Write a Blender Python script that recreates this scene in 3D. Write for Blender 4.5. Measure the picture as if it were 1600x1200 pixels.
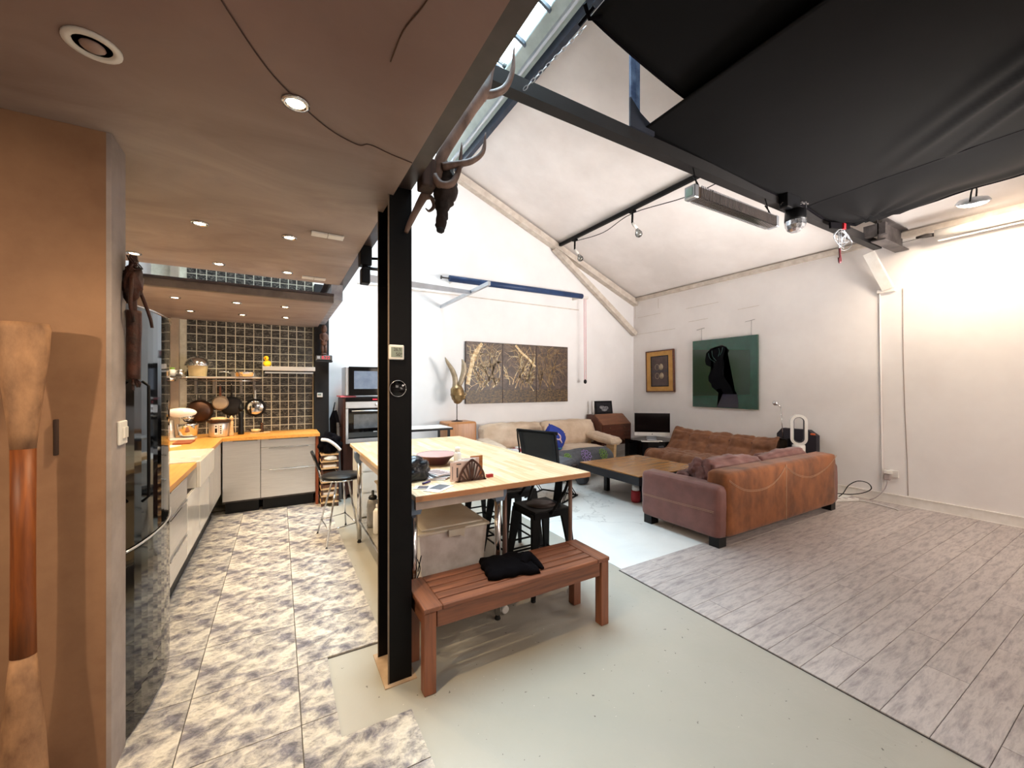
import bpy, bmesh, math, random
from mathutils import Vector, Matrix, noise, Euler

for o in list(bpy.data.objects):
    bpy.data.objects.remove(o)
SC = bpy.context.scene
COL = SC.collection
R = math.radians
PI = math.pi
rnd = random.Random(7)

# ------------------------------------------------------------------ camera
cam_d = bpy.data.cameras.new('camera')
cam = bpy.data.objects.new('camera', cam_d)
COL.objects.link(cam)
cam_d.sensor_width = 36.0
cam_d.lens = 625.0 / 1600.0 * 36.0
cam_d.shift_y = 3.0 / 1600.0
cam_d.clip_start = 0.02
YAW = math.atan(364.0 / 625.0)
cam.location = (0, 0, 1.5)
cam.rotation_euler = (R(90), 0, -YAW)
SC.camera = cam

# ------------------------------------------------------------------ world, lights, exposure
SC.view_settings.view_transform = 'Standard'
SC.view_settings.look = 'None'
SC.view_settings.gamma = 1.0
SC.view_settings.use_curve_mapping = False
SC.view_settings.exposure = 0.62
W = bpy.data.worlds.new('sky')
SC.world = W
W.use_nodes = True
wb = W.node_tree.nodes['Background']
wb.inputs[0].default_value = (0.72, 0.87, 1.0, 1)
wb.inputs[1].default_value = 18.0


def area(name, loc, rot, size, power, col, size_y=None, portal=False, spread=None):
    d = bpy.data.lights.new(name, 'AREA')
    d.energy = power
    d.color = col
    d.shape = 'RECTANGLE' if size_y else 'SQUARE'
    d.size = size
    if size_y:
        d.size_y = size_y
    if spread:
        d.spread = spread
    if portal:
        d.cycles.is_portal = True
    o = bpy.data.objects.new(name, d)
    o.location = loc
    o.rotation_euler = rot
    COL.objects.link(o)
    return o


def spot(name, loc, target, power, col, ang=120, blend=0.8, rad=0.03):
    d = bpy.data.lights.new(name, 'SPOT')
    d.energy = power
    d.color = col
    d.spot_size = R(ang)
    d.spot_blend = blend
    d.shadow_soft_size = rad
    o = bpy.data.objects.new(name, d)
    o.location = loc
    v = Vector(target) - Vector(loc)
    o.rotation_euler = v.to_track_quat('-Z', 'Y').to_euler()
    COL.objects.link(o)
    return o


ROOF = lambda X: 3.4 + 0.4 * (6.75 - X)
RIDGE = 0.6
# portal over the skylight opening (the sky itself gives the light)
sx = (RIDGE + 2.29) / 2
area('skylight_portal', (sx, 3.7, ROOF(sx) + 0.10), (0, math.atan(0.4), 0), 1.9, 1.0, (1, 1, 1), 5.2, portal=True)
# added out-of-frame fill lights without lamp bodies; entrance_lamp is inferred from the oar's shadow
WARMW = (1.0, 0.86, 0.74)
area('added_fill_rear', (4.6, -2.2, 3.0), (R(35), 0, 0), 1.4, 55, WARMW, 1.0)  # added fill from behind the camera, no such lamp known
area('added_fill_entry', (1.2, -2.2, 2.3), (R(72), 0, R(-8)), 1.2, 11, WARMW, 1.0)  # added weak fill aimed forward, no such lamp known
area('added_fill_up', (3.4, -2.4, 1.6), (R(128), 0, R(-12)), 1.4, 14, WARMW, 1.2)  # added upward fill for the roof, unseen
spot('entrance_lamp', (-1.70, .72, 2.03), (-.75, 2.0, 1.15), 52, (1.0, .78, .54), 95, .9, .035)
sb = area('added_fill_side', (5.5, .1, 1.4), (0, 0, 0), 1.4, 80, (1.0, .96, .93), 1.4, spread=R(96))  # unseen fill, added to brighten the roof and gable
sb.rotation_euler = (Vector((3.4, 5.2, 4.6)) - sb.location).to_track_quat('-Z', 'Y').to_euler()


# ------------------------------------------------------------------ materials
def new_mat(name):
    m = bpy.data.materials.new(name)
    m.use_nodes = True
    nt = m.node_tree
    return m, nt, nt.nodes['Principled BSDF']


def c4(c):
    return (c[0], c[1], c[2], 1)


def hexc(s):
    v = [int(s[i:i + 2], 16) / 255 for i in (0, 2, 4)]
    return tuple(x / 12.92 if x <= 0.04045 else ((x + 0.055) / 1.055) ** 2.4 for x in v)


def coords(nt, scale=(1, 1, 1), rot=(0, 0, 0), kind='Object'):
    tc = nt.nodes.new('ShaderNodeTexCoord')
    mp = nt.nodes.new('ShaderNodeMapping')
    mp.inputs['Scale'].default_value = scale
    mp.inputs['Rotation'].default_value = rot
    nt.links.new(tc.outputs[kind], mp.inputs[0])
    return mp.outputs[0]


def nz(nt, vec, scale, detail=4, rough=0.55, dist=0.0):
    n = nt.nodes.new('ShaderNodeTexNoise')
    n.inputs['Scale'].default_value = scale
    n.inputs['Detail'].default_value = detail
    n.inputs['Roughness'].default_value = rough
    n.inputs['Distortion'].default_value = dist
    nt.links.new(vec, n.inputs['Vector'])
    return n.outputs['Fac']


def ramp(nt, fac, stops):
    r = nt.nodes.new('ShaderNodeValToRGB')
    el = r.color_ramp.elements
    while len(el) < len(stops):
        el.new(0.5)
    for e, (p, c) in zip(el, stops):
        e.position = p
        e.color = c4(c)
    nt.links.new(fac, r.inputs[0])
    return r.outputs[0]


def bump(nt, b, h, strength, dist=0.01):
    n = nt.nodes.new('ShaderNodeBump')
    n.inputs['Strength'].default_value = strength
    n.inputs['Distance'].default_value = dist
    nt.links.new(h, n.inputs['Height'])
    nt.links.new(n.outputs[0], b.inputs['Normal'])


def M(name, col, rough=0.5, metal=0.0, col2=None, scale=8, detail=4, stretch=(1, 1, 1), bmp=0.0, lo=0.35, hi=0.65,
      dist=0.0, coat=0.0, sheen=0.0, emit=None, es=0.0, spec=None, kind='Object', rnd_amt=0.0, dark_rand=None):
    m, nt, b = new_mat(name)
    b.inputs['Roughness'].default_value = rough
    b.inputs['Metallic'].default_value = metal
    b.inputs['Coat Weight'].default_value = coat
    b.inputs['Coat Roughness'].default_value = 0.1
    b.inputs['Sheen Weight'].default_value = sheen
    if spec is not None:
        b.inputs['Specular IOR Level'].default_value = spec
    if emit:
        b.inputs['Emission Color'].default_value = c4(emit)
        b.inputs['Emission Strength'].default_value = es
    if col2 is None:
        col2 = tuple(c * 0.86 for c in col)
    v = coords(nt, stretch, kind=kind)
    if rnd_amt:
        oi = nt.nodes.new('ShaderNodeObjectInfo')
        ad = nt.nodes.new('ShaderNodeVectorMath')
        ad.operation = 'MULTIPLY_ADD'
        cmb = nt.nodes.new('ShaderNodeCombineXYZ')
        for i in range(3):
            nt.links.new(oi.outputs['Random'], cmb.inputs[i])
        ad.inputs[1].default_value = (37, 61, 13)
        nt.links.new(cmb.outputs[0], ad.inputs[0])
        nt.links.new(v, ad.inputs[2])
        v = ad.outputs[0]
    f = nz(nt, v, scale, detail, 0.6, dist)
    c = ramp(nt, f, [(lo, col), (hi, col2)])
    if rnd_amt:
        hs = nt.nodes.new('ShaderNodeHueSaturation')
        mr = nt.nodes.new('ShaderNodeMapRange')
        mr.inputs['To Min'].default_value = 1 - rnd_amt
        mr.inputs['To Max'].default_value = 1 + rnd_amt
        nt.links.new(oi.outputs['Random'], mr.inputs[0])
        nt.links.new(mr.outputs[0], hs.inputs['Value'])
        nt.links.new(c, hs.inputs['Color'])
        c = hs.outputs[0]
    nt.links.new(c, b.inputs['Base Color'])
    if bmp:
        bump(nt, b, f, bmp)
    return m


MT = {}
# walls
MT['white_wall'] = M('white_wall', hexc('f2edea'), 0.75, col2=hexc('eae4e1'), scale=1.3, bmp=0.25)
MT['gable_wall'] = M('gable_wall', hexc('f2efee'), 0.75, col2=hexc('eae7e6'), scale=1.2, bmp=0.25)
MT['roof_white'] = M('roof_white', hexc('efe8e4'), 0.8, col2=hexc('e0d8d3'), scale=1.1, bmp=0.2, detail=6)
MT['cream_paint'] = M('cream_paint', hexc('d8cdc0'), 0.6, col2=hexc('c2b4a6'), scale=9, bmp=0.2)
MT['white_paint'] = M('white_paint', hexc('efe9e2'), 0.5, scale=9, col2=hexc('e4ddd4'))
MT['brown_wall'] = M('brown_wall', hexc('9c775a'), 0.8, col2=hexc('86634a'), scale=3.0, bmp=0.3, detail=7)
MT['grey_end'] = M('grey_end', hexc('a49894'), 0.7, col2=hexc('8d827e'), scale=5.0, bmp=0.3, detail=7)


def mezz_mat():
    m, nt, b = new_mat('mezz_ceiling')
    v = coords(nt, (1, 1, 1))
    v2 = coords(nt, (0.9, 1.7, 1), (0, 0, R(20)))
    f1 = nz(nt, v, 1.6, 6, 0.6, 0.6)
    f2 = nz(nt, v2, 1.8, 8, 0.62, 0.8)
    c1 = ramp(nt, f1, [(0.35, hexc('8c6d63')), (0.65, hexc('806258'))])
    c2 = ramp(nt, f2, [(0.3, hexc('867670')), (0.7, hexc('a89890'))])
    mx = nt.nodes.new('ShaderNodeMix')
    mx.data_type = 'RGBA'
    # towards the camera the coat of paint is the flat brown one, further in it is the trowelled grey-brown one
    sep = nt.nodes.new('ShaderNodeSeparateXYZ')
    nt.links.new(v, sep.inputs[0])
    mr = nt.nodes.new('ShaderNodeMapRange')
    mr.inputs[1].default_value = 1.2
    mr.inputs[2].default_value = 2.1
    nt.links.new(sep.outputs[1], mr.inputs[0])
    nt.links.new(mr.outputs[0], mx.inputs[0])
    nt.links.new(c1, mx.inputs[6])
    nt.links.new(c2, mx.inputs[7])
    nt.links.new(mx.outputs[2], b.inputs['Base Color'])
    b.inputs['Roughness'].default_value = 0.55
    bump(nt, b, f2, 0.25)
    return m


MT['mezz'] = mezz_mat()
MT['black_steel'] = M('black_steel', hexc('060507'), 0.5, 0.0, col2=hexc('040305'), scale=6, spec=0.18)
MT['brown_steel'] = M('brown_steel', hexc('463a38'), 0.4, 0.1, col2=hexc('352b2a'), scale=6)
MT['blue_steel'] = M('blue_steel', hexc('8298ba'), 0.5, 0.0, col2=hexc('4c5f82'), scale=14, detail=8, lo=.3, hi=.6)
MT['grey_steel'] = M('grey_steel', hexc('5a5350'), 0.5, 0.2, col2=hexc('3d3735'), scale=10)
MT['chrome'] = M('chrome', (0.75, 0.75, 0.76), 0.13, 1.0, col2=(0.68, 0.68, 0.7), scale=4)
MT['brushed'] = M('brushed', (0.80, 0.78, 0.77), 0.34, 0.85, col2=(0.70, 0.68, 0.67), scale=3, stretch=(2, 2, 90), bmp=0.04)
MT['alu'] = M('alu', hexc('c9ccd2'), 0.35, 0.8, scale=5)
MT['black_plastic'] = M('black_plastic', hexc('101013'), 0.4, col2=hexc('0b0a0c'), spec=.3)
MT['black_matt'] = M('black_matt', hexc('161417'), 0.75, col2=hexc('0f0d10'), scale=20, bmp=0.1)
MT['black_gloss'] = M('black_gloss', hexc('060608'), 0.05, col2=hexc('050506'), spec=0.5)
MT['white_plastic'] = M('white_plastic', hexc('e9e6e2'), 0.35, col2=hexc('dedad6'))
MT['white_gloss'] = M('white_gloss', hexc('f0ede8'), 0.15, col2=hexc('e8e4de'), coat=0.5)
MT['bluegrey_plastic'] = M('bluegrey_plastic', hexc('7889a0'), 0.45, col2=hexc('6c7c92'))
MT['rubber'] = M('rubber', hexc('1b1a1c'), 0.8)
MT['red'] = M('red', hexc('a8202a'), 0.4)
MT['pink'] = M('pink', hexc('d9707c'), 0.5)
MT['orange'] = M('orange', hexc('e06a3a'), 0.5)
MT['yellow'] = M('yellow', hexc('f2c81c'), 0.35, col2=hexc('e4b510'))
MT['green_g'] = M('green_g', hexc('79a23c'), 0.4)


def wood(name, a, b_, axis=0, scale=3.0, rough=0.45, coat=0.0, rnd_amt=0.0, lo=0.3, hi=0.7):
    st = [14, 14, 14]
    st[axis] = 1.0
    return M(name, hexc(a), rough, col2=hexc(b_), scale=scale, stretch=tuple(st), detail=6, bmp=0.06, dist=0.6, lo=lo, hi=hi, coat=coat,
             rnd_amt=rnd_amt)


MT['bench_x'] = wood('bench_x', '8f583c', '5e3828', 0, 3, rnd_amt=0.12)
MT['bench_y'] = wood('bench_y', '8f583c', '623b2a', 1, 3, rnd_amt=0.12)
MT['bench_z'] = wood('bench_z', '93593c', '6c402c', 2, 3, rnd_amt=0.08)
MT['beech_edge'] = wood('beech_edge', 'c08a62', 'a06c4a', 0, 4)
MT['oak'] = wood('oak', 'c99155', 'a8713c', 0, 3, 0.3)
MT['worktop'] = wood('worktop', 'e0a558', 'c98a3c', 1, 3, 0.35)
MT['worktop_x'] = wood('worktop_x', 'e0a558', 'c98a3c', 0, 3, 0.35)
MT['redwood'] = wood('redwood', '9a5232', '7c3e24', 2, 3)
MT['pine'] = wood('pine', 'd9b98f', 'bd9565', 1, 3)
MT['walnut'] = wood('walnut', '6b3c2a', '47251a', 0, 3, 0.35)
MT['walnut_lid'] = wood('walnut_lid', '8c5a3c', '6a3f28', 0, 3, 0.3)
MT['coffee_top'] = wood('coffee_top', 'bf8b4e', 'a3713a', 0, 2.4, 0.22, coat=0.3)
MT['pedestal'] = wood('pedestal', 'b87a46', '9e6434', 2, 3, 0.35)
MT['oar_wood'] = wood('oar_wood', '9a5420', '5c2c10', 2, 2.5, 0.5)
MT['oar_pale'] = M('oar_pale', hexc('b58a66'), 0.7, col2=hexc('7c5a42'), scale=7, stretch=(2, 2, 1), detail=8, bmp=0.3)
MT['dark_bark'] = wood('dark_bark', '4a342b', '2c1d18', 2, 3, 0.8)


def butcher():
    """butcher-block: staves along Y with random tints (brick texture = flat grain colour)"""
    m, nt, b = new_mat('butcher_block')
    v = coords(nt, (1, 1, 1), (0, 0, R(90)))
    br = nt.nodes.new('ShaderNodeTexBrick')
    br.inputs['Color1'].default_value = c4(hexc('dcc8a6'))
    br.inputs['Color2'].default_value = c4(hexc('c9a67c'))
    br.inputs['Mortar'].default_value = c4(hexc('b88f6a'))
    br.inputs['Scale'].default_value = 1.0
    br.inputs['Mortar Size'].default_value = 0.0012
    br.inputs['Brick Width'].default_value = 0.42
    br.inputs['Row Height'].default_value = 0.04
    br.offset = 0.37
    nt.links.new(v, br.inputs['Vector'])
    f = nz(nt, coords(nt, (26, 2.2, 2)), 2.2, 5)
    cr = ramp(nt, f, [(0.42, (1, 1, 1)), (0.56, (1, 0.92, 0.86)), (0.70, (0.92, 0.66, 0.52))])
    mx = nt.nodes.new('ShaderNodeMix')
    mx.data_type = 'RGBA'
    mx.blend_type = 'MULTIPLY'
    mx.inputs[0].default_value = 0.85
    nt.links.new(br.outputs[0], mx.inputs[6])
    nt.links.new(cr, mx.inputs[7])
    nt.links.new(mx.outputs[2], b.inputs['Base Color'])
    b.inputs['Roughness'].default_value = 0.42
    return m


MT['butcher'] = butcher()


def floor_paint():
    m, nt, b = new_mat('grey_floor_paint')
    v = coords(nt)
    f = nz(nt, v, 0.9, 5)
    c = ramp(nt, f, [(0.3, hexc('a4a094')), (0.7, hexc('b2aba0'))])
    f2 = nz(nt, v, 38, 3, 0.7)
    c2 = ramp(nt, f2, [(0.0, (0, 0, 0)), (0.715, (0, 0, 0)), (0.735, (1, 1, 1))])
    f3 = nz(nt, v, 30, 2, 0.7)
    c3 = ramp(nt, f3, [(0.0, (1, 1, 1)), (0.265, (1, 1, 1)), (0.285, (0, 0, 0))])
    mx = nt.nodes.new('ShaderNodeMix'); mx.data_type = 'RGBA'
    nt.links.new(c2, mx.inputs[0]); nt.links.new(c, mx.inputs[6]); mx.inputs[7].default_value = c4(hexc('e2dccf'))
    mx2 = nt.nodes.new('ShaderNodeMix'); mx2.data_type = 'RGBA'
    nt.links.new(c3, mx2.inputs[0]); nt.links.new(mx.outputs[2], mx2.inputs[6]); mx2.inputs[7].default_value = c4(hexc('5c5850'))
    nt.links.new(mx2.outputs[2], b.inputs['Base Color'])
    b.inputs['Roughness'].default_value = 0.38
    f4 = nz(nt, v, 7, 8, 0.6, 1.0)
    bump(nt, b, f4, 0.22, 0.008)
    return m


MT['grey_floor'] = floor_paint()


def white_floor():
    m, nt, b = new_mat('white_floor_paint')
    v = coords(nt)
    f = nz(nt, v, 1.6, 7, 0.6, 1.2)
    c = ramp(nt, f, [(0.3, hexc('e9e9e6')), (0.62, hexc('dfdfdc')), (0.8, hexc('c4c6c4'))])
    vo = nt.nodes.new('ShaderNodeTexVoronoi')
    vo.feature = 'DISTANCE_TO_EDGE'
    vo.inputs['Scale'].default_value = 0.8
    ad = nt.nodes.new('ShaderNodeVectorMath'); ad.operation = 'ADD'
    nn = nt.nodes.new('ShaderNodeTexNoise'); nn.inputs['Scale'].default_value = 3
    nn.inputs['Detail'].default_value = 6
    nt.links.new(v, nn.inputs['Vector'])
    sc = nt.nodes.new('ShaderNodeVectorMath'); sc.operation = 'SCALE'; sc.inputs['Scale'].default_value = 0.6
    nt.links.new(nn.outputs['Color'], sc.inputs[0])
    nt.links.new(v, ad.inputs[0]); nt.links.new(sc.outputs[0], ad.inputs[1])
    nt.links.new(ad.outputs[0], vo.inputs['Vector'])
    cr = ramp(nt, vo.outputs['Distance'], [(0.0, (0.35, 0.35, 0.36)), (0.004, (0.8, 0.8, 0.8)), (0.009, (1, 1, 1))])
    mx = nt.nodes.new('ShaderNodeMix'); mx.data_type = 'RGBA'; mx.blend_type = 'MULTIPLY'; mx.inputs[0].default_value = 0.55
    nt.links.new(c, mx.inputs[6]); nt.links.new(cr, mx.inputs[7])
    nt.links.new(mx.outputs[2], b.inputs['Base Color'])
    b.inputs['Roughness'].default_value = 0.4
    bump(nt, b, f, 0.2)
    return m


MT['white_floor'] = white_floor()


def slate_tile():
    m, nt, b = new_mat('mottled_floor_tile')
    tc = nt.nodes.new('ShaderNodeTexCoord')
    v = coords(nt, (1.0, 1.35, 1), (0, 0, R(15)))
    f = nz(nt, v, 8.0, 9, 0.70, 0.45)
    c = ramp(nt, f, [(0.30, hexc('4a4856')), (0.40, hexc('7f7a82')), (0.485, hexc('b8b0aa')), (0.58, hexc('ddd4c6')), (0.78, hexc('b4aa9e'))])
    f2 = nz(nt, v, 16, 9, 0.75, 0.6)
    c2 = ramp(nt, f2, [(0.36, hexc('6e6b74')), (0.49, (0.80, 0.79, 0.77)), (0.6, (1, 1, 1))])
    mx = nt.nodes.new('ShaderNodeMix'); mx.data_type = 'RGBA'; mx.blend_type = 'MULTIPLY'; mx.inputs[0].default_value = 0.75
    nt.links.new(c, mx.inputs[6]); nt.links.new(c2, mx.inputs[7])
    nt.links.new(mx.outputs[2], b.inputs['Base Color'])
    b.inputs['Roughness'].default_value = 0.3
    bump(nt, b, f2, 0.55, 0.012)
    return m


MT['slate'] = slate_tile()
MT['grout'] = M('grout', hexc('6d655c'), 0.9, col2=hexc('5a534c'), scale=30)
MT['cream_grout'] = M('cream_grout', hexc('dcd8c6'), 0.8, col2=hexc('c9c4b0'), scale=20)


def wall_tile():
    m, nt, b = new_mat('dark_marble_tile')
    oi = nt.nodes.new('ShaderNodeObjectInfo')
    tc = nt.nodes.new('ShaderNodeTexCoord')
    ad = nt.nodes.new('ShaderNodeVectorMath'); ad.operation = 'ADD'
    nt.links.new(tc.outputs['Object'], ad.inputs[0])
    sc = nt.nodes.new('ShaderNodeVectorMath'); sc.operation = 'SCALE'; sc.inputs['Scale'].default_value = 3.0
    nt.links.new(oi.outputs['Location'], sc.inputs[0])
    nt.links.new(sc.outputs[0], ad.inputs[1])
    mp = nt.nodes.new('ShaderNodeMapping'); mp.inputs['Rotation'].default_value = (0, R(35), 0)
    mp.inputs['Scale'].default_value = (1, 1, 3.0)
    nt.links.new(ad.outputs[0], mp.inputs[0])
    f = nz(nt, mp.outputs[0], 7, 7, 0.6, 1.8)
    c = ramp(nt, f, [(0.40, hexc('33312f')), (0.485, hexc('3c3a37')), (0.50, hexc('a9a296')), (0.515, hexc('3a3835')), (0.7, hexc('2c2a29'))])
    nt.links.new(c, b.inputs['Base Color'])
    b.inputs['Roughness'].default_value = 0.2
    return m


MT['wall_tile'] = wall_tile()


def plank_mat():
    m, nt, b = new_mat('greyed_plank')
    oi = nt.nodes.new('ShaderNodeObjectInfo')
    tc = nt.nodes.new('ShaderNodeTexCoord')
    cmb = nt.nodes.new('ShaderNodeCombineXYZ')
    nt.links.new(oi.outputs['Random'], cmb.inputs[0]); nt.links.new(oi.outputs['Random'], cmb.inputs[1])
    ad = nt.nodes.new('ShaderNodeVectorMath'); ad.operation = 'MULTIPLY_ADD'; ad.inputs[1].default_value = (91, 57, 0)
    nt.links.new(cmb.outputs[0], ad.inputs[0]); nt.links.new(tc.outputs['Object'], ad.inputs[2])
    mp = nt.nodes.new('ShaderNodeMapping'); mp.inputs['Scale'].default_value = (1.6, 9.0, 1)
    nt.links.new(ad.outputs[0], mp.inputs[0])
    f = nz(nt, mp.outputs[0], 3.2, 10, 0.72, 0.25)
    c = ramp(nt, f, [(0.33, hexc('8e8484')), (0.47, hexc('aea4a1')), (0.58, hexc('c2b8b3')), (0.72, hexc('9c9291'))])
    hs = nt.nodes.new('ShaderNodeHueSaturation')
    mr = nt.nodes.new('ShaderNodeMapRange'); mr.inputs['To Min'].default_value = 0.93; mr.inputs['To Max'].default_value = 1.06
    nt.links.new(oi.outputs['Random'], mr.inputs[0]); nt.links.new(mr.outputs[0], hs.inputs['Value']); nt.links.new(c, hs.inputs['Color'])
    nt.links.new(hs.outputs[0], b.inputs['Base Color'])
    b.inputs['Roughness'].default_value = 0.5
    bump(nt, b, f, 0.12, 0.004)
    return m


MT['plank'] = plank_mat()
MT['plank_gap'] = M('plank_gap', hexc('4c4342'), 0.9)


def glass(name, tint=(1, 1, 1), gloss=0.12, rough=0.03):
    m, nt, b = new_mat(name)
    nt.nodes.remove(b)
    out = [n for n in nt.nodes if n.type == 'OUTPUT_MATERIAL'][0]
    tr = nt.nodes.new('ShaderNodeBsdfTransparent'); tr.inputs[0].default_value = c4(tint)
    gl = nt.nodes.new('ShaderNodeBsdfGlossy'); gl.inputs['Roughness'].default_value = rough
    mx = nt.nodes.new('ShaderNodeMixShader')
    fr = nt.nodes.new('ShaderNodeFresnel'); fr.inputs[0].default_value = 1.45
    ma = nt.nodes.new('ShaderNodeMath'); ma.operation = 'ADD'; ma.inputs[1].default_value = gloss
    nt.links.new(fr.outputs[0], ma.inputs[0]); nt.links.new(ma.outputs[0], mx.inputs[0])
    nt.links.new(tr.outputs[0], mx.inputs[1]); nt.links.new(gl.outputs[0], mx.inputs[2])
    nt.links.new(mx.outputs[0], out.inputs[0])
    return m


MT['glass'] = glass('window_glass', (0.93, 0.97, 0.97), 0.0)
MT['jar_glass'] = glass('jar_glass', (0.62, 0.64, 0.62), 0.18, 0.08)


def emis(name, col, s):
    return M(name, (0, 0, 0), 0.5, col2=(0, 0, 0), emit=col, es=s)


MT['lamp_on'] = emis('lamp_on', (1.0, 0.78, 0.5), 30)
MT['flood_on'] = emis('flood_on', (1.0, 0.9, 0.78), 12)
MT['red_led'] = emis('red_led', (1.0, 0.03, 0.07), 0.9)
# fabrics
MT['suede'] = M('suede', hexc('93562c'), 0.9, col2=hexc('633617'), scale=6, detail=9, sheen=0.15, stretch=(1, 1, 0.6), lo=.36, hi=.66)
MT['leather'] = M('leather', hexc('7c4d45'), 0.6, col2=hexc('6b4039'), scale=7, detail=6, sheen=0.2, bmp=0.1)
MT['leather_dark'] = M('leather_dark', hexc('74463f'), 0.7, col2=hexc('593129'), scale=7, detail=6, sheen=0.2, bmp=0.1)
MT['togo'] = M('togo', hexc('8f5f3e'), 0.75, col2=hexc('704327'), scale=6, detail=6, sheen=0.2)
MT['beige'] = M('beige', hexc('dcc6ae'), 0.8, col2=hexc('c8ae94'), scale=5, detail=6, sheen=0.2)
MT['black_cloth'] = M('black_cloth', hexc('080609'), 0.95, col2=hexc('060407'), scale=30, spec=0.08)
MT['black_tarp'] = M('black_tarp', hexc('080708'), 0.75, col2=hexc('060506'), scale=6, spec=0.15)
MT['thread'] = M('thread', hexc('c9a284'), 0.7)
MT['grey_cloth'] = M('grey_cloth', hexc('5e6066'), 0.85, col2=hexc('4c4e54'), scale=12)
MT['blue_cloth'] = M('blue_cloth', hexc('2a3f9c'), 0.8)
MT['violet'] = M('violet', hexc('a58cc8'), 0.8)
MT['teal_cloth'] = M('teal_cloth', hexc('4f93ad'), 0.85)
MT['white_cloth'] = M('white_cloth', hexc('e6e2e0'), 0.85)
MT['antler'] = M('antler', hexc('917669'), 0.55, col2=hexc('574238'), scale=6, stretch=(2, 2, 1), detail=6, bmp=0.2)
MT['pelt'] = M('pelt', hexc('2d1f1b'), 0.8, col2=hexc('17100e'), scale=14, bmp=0.6)
MT['gold'] = M('gold', hexc('a98d62'), 0.35, 0.7, col2=hexc('7d6344'), scale=10, bmp=0.3)
MT['pale_gold'] = M('pale_gold', hexc('b8a78f'), 0.45, 0.3, col2=hexc('94836b'), scale=8)
MT['bowl_purple'] = M('bowl_purple', hexc('341a66'), 0.35, col2=hexc('241450'), scale=6, coat=0.15, spec=.3)
MT['bowl_out'] = M('bowl_out', hexc('5b2f33'), 0.3, col2=hexc('43222a'), scale=6, coat=0.4)
MT['paper'] = M('paper', hexc('e4dcd6'), 0.7, col2=hexc('d8cec8'))
MT['paper_pink'] = M('paper_pink', hexc('d9bdb6'), 0.7)
MT['ink'] = M('ink', hexc('4c4448'), 0.7)
MT['darkwood'] = wood('darkwood', '4a2418', '34170f', 2, 3)
MT['ceramic_cream'] = M('ceramic_cream', hexc('d8c79c'), 0.4, col2=hexc('c6b283'), scale=9)
MT['wirefig'] = M('wirefig', hexc('4a2518'), 0.55, 0.2, col2=hexc('1e0d08'), scale=18, detail=8, bmp=0.8)
MT['statue'] = M('statue', hexc('6d4a3a'), 0.7, col2=hexc('4a2e22'), scale=9, bmp=0.4)
MT['screen'] = M('screen', hexc('040405'), 0.12, col2=hexc('030304'), coat=0.3)
MT['lcd'] = M('lcd', hexc('8a968c'), 0.4)
MT['blue_roll'] = M('blue_roll', hexc('23406e'), 0.5, col2=hexc('1a3158'))
MT['base_concrete'] = M('base_concrete', hexc('c0a589'), 0.8, col2=hexc('a98f76'), scale=8, bmp=0.3)
MT['oven_glass'] = M('oven_glass', hexc('5b6066'), 0.15, col2=hexc('474b52'), coat=0.6)
MT['copper'] = M('copper', hexc('5a3a28'), 0.35, 0.6, col2=hexc('35241a'))


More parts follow.
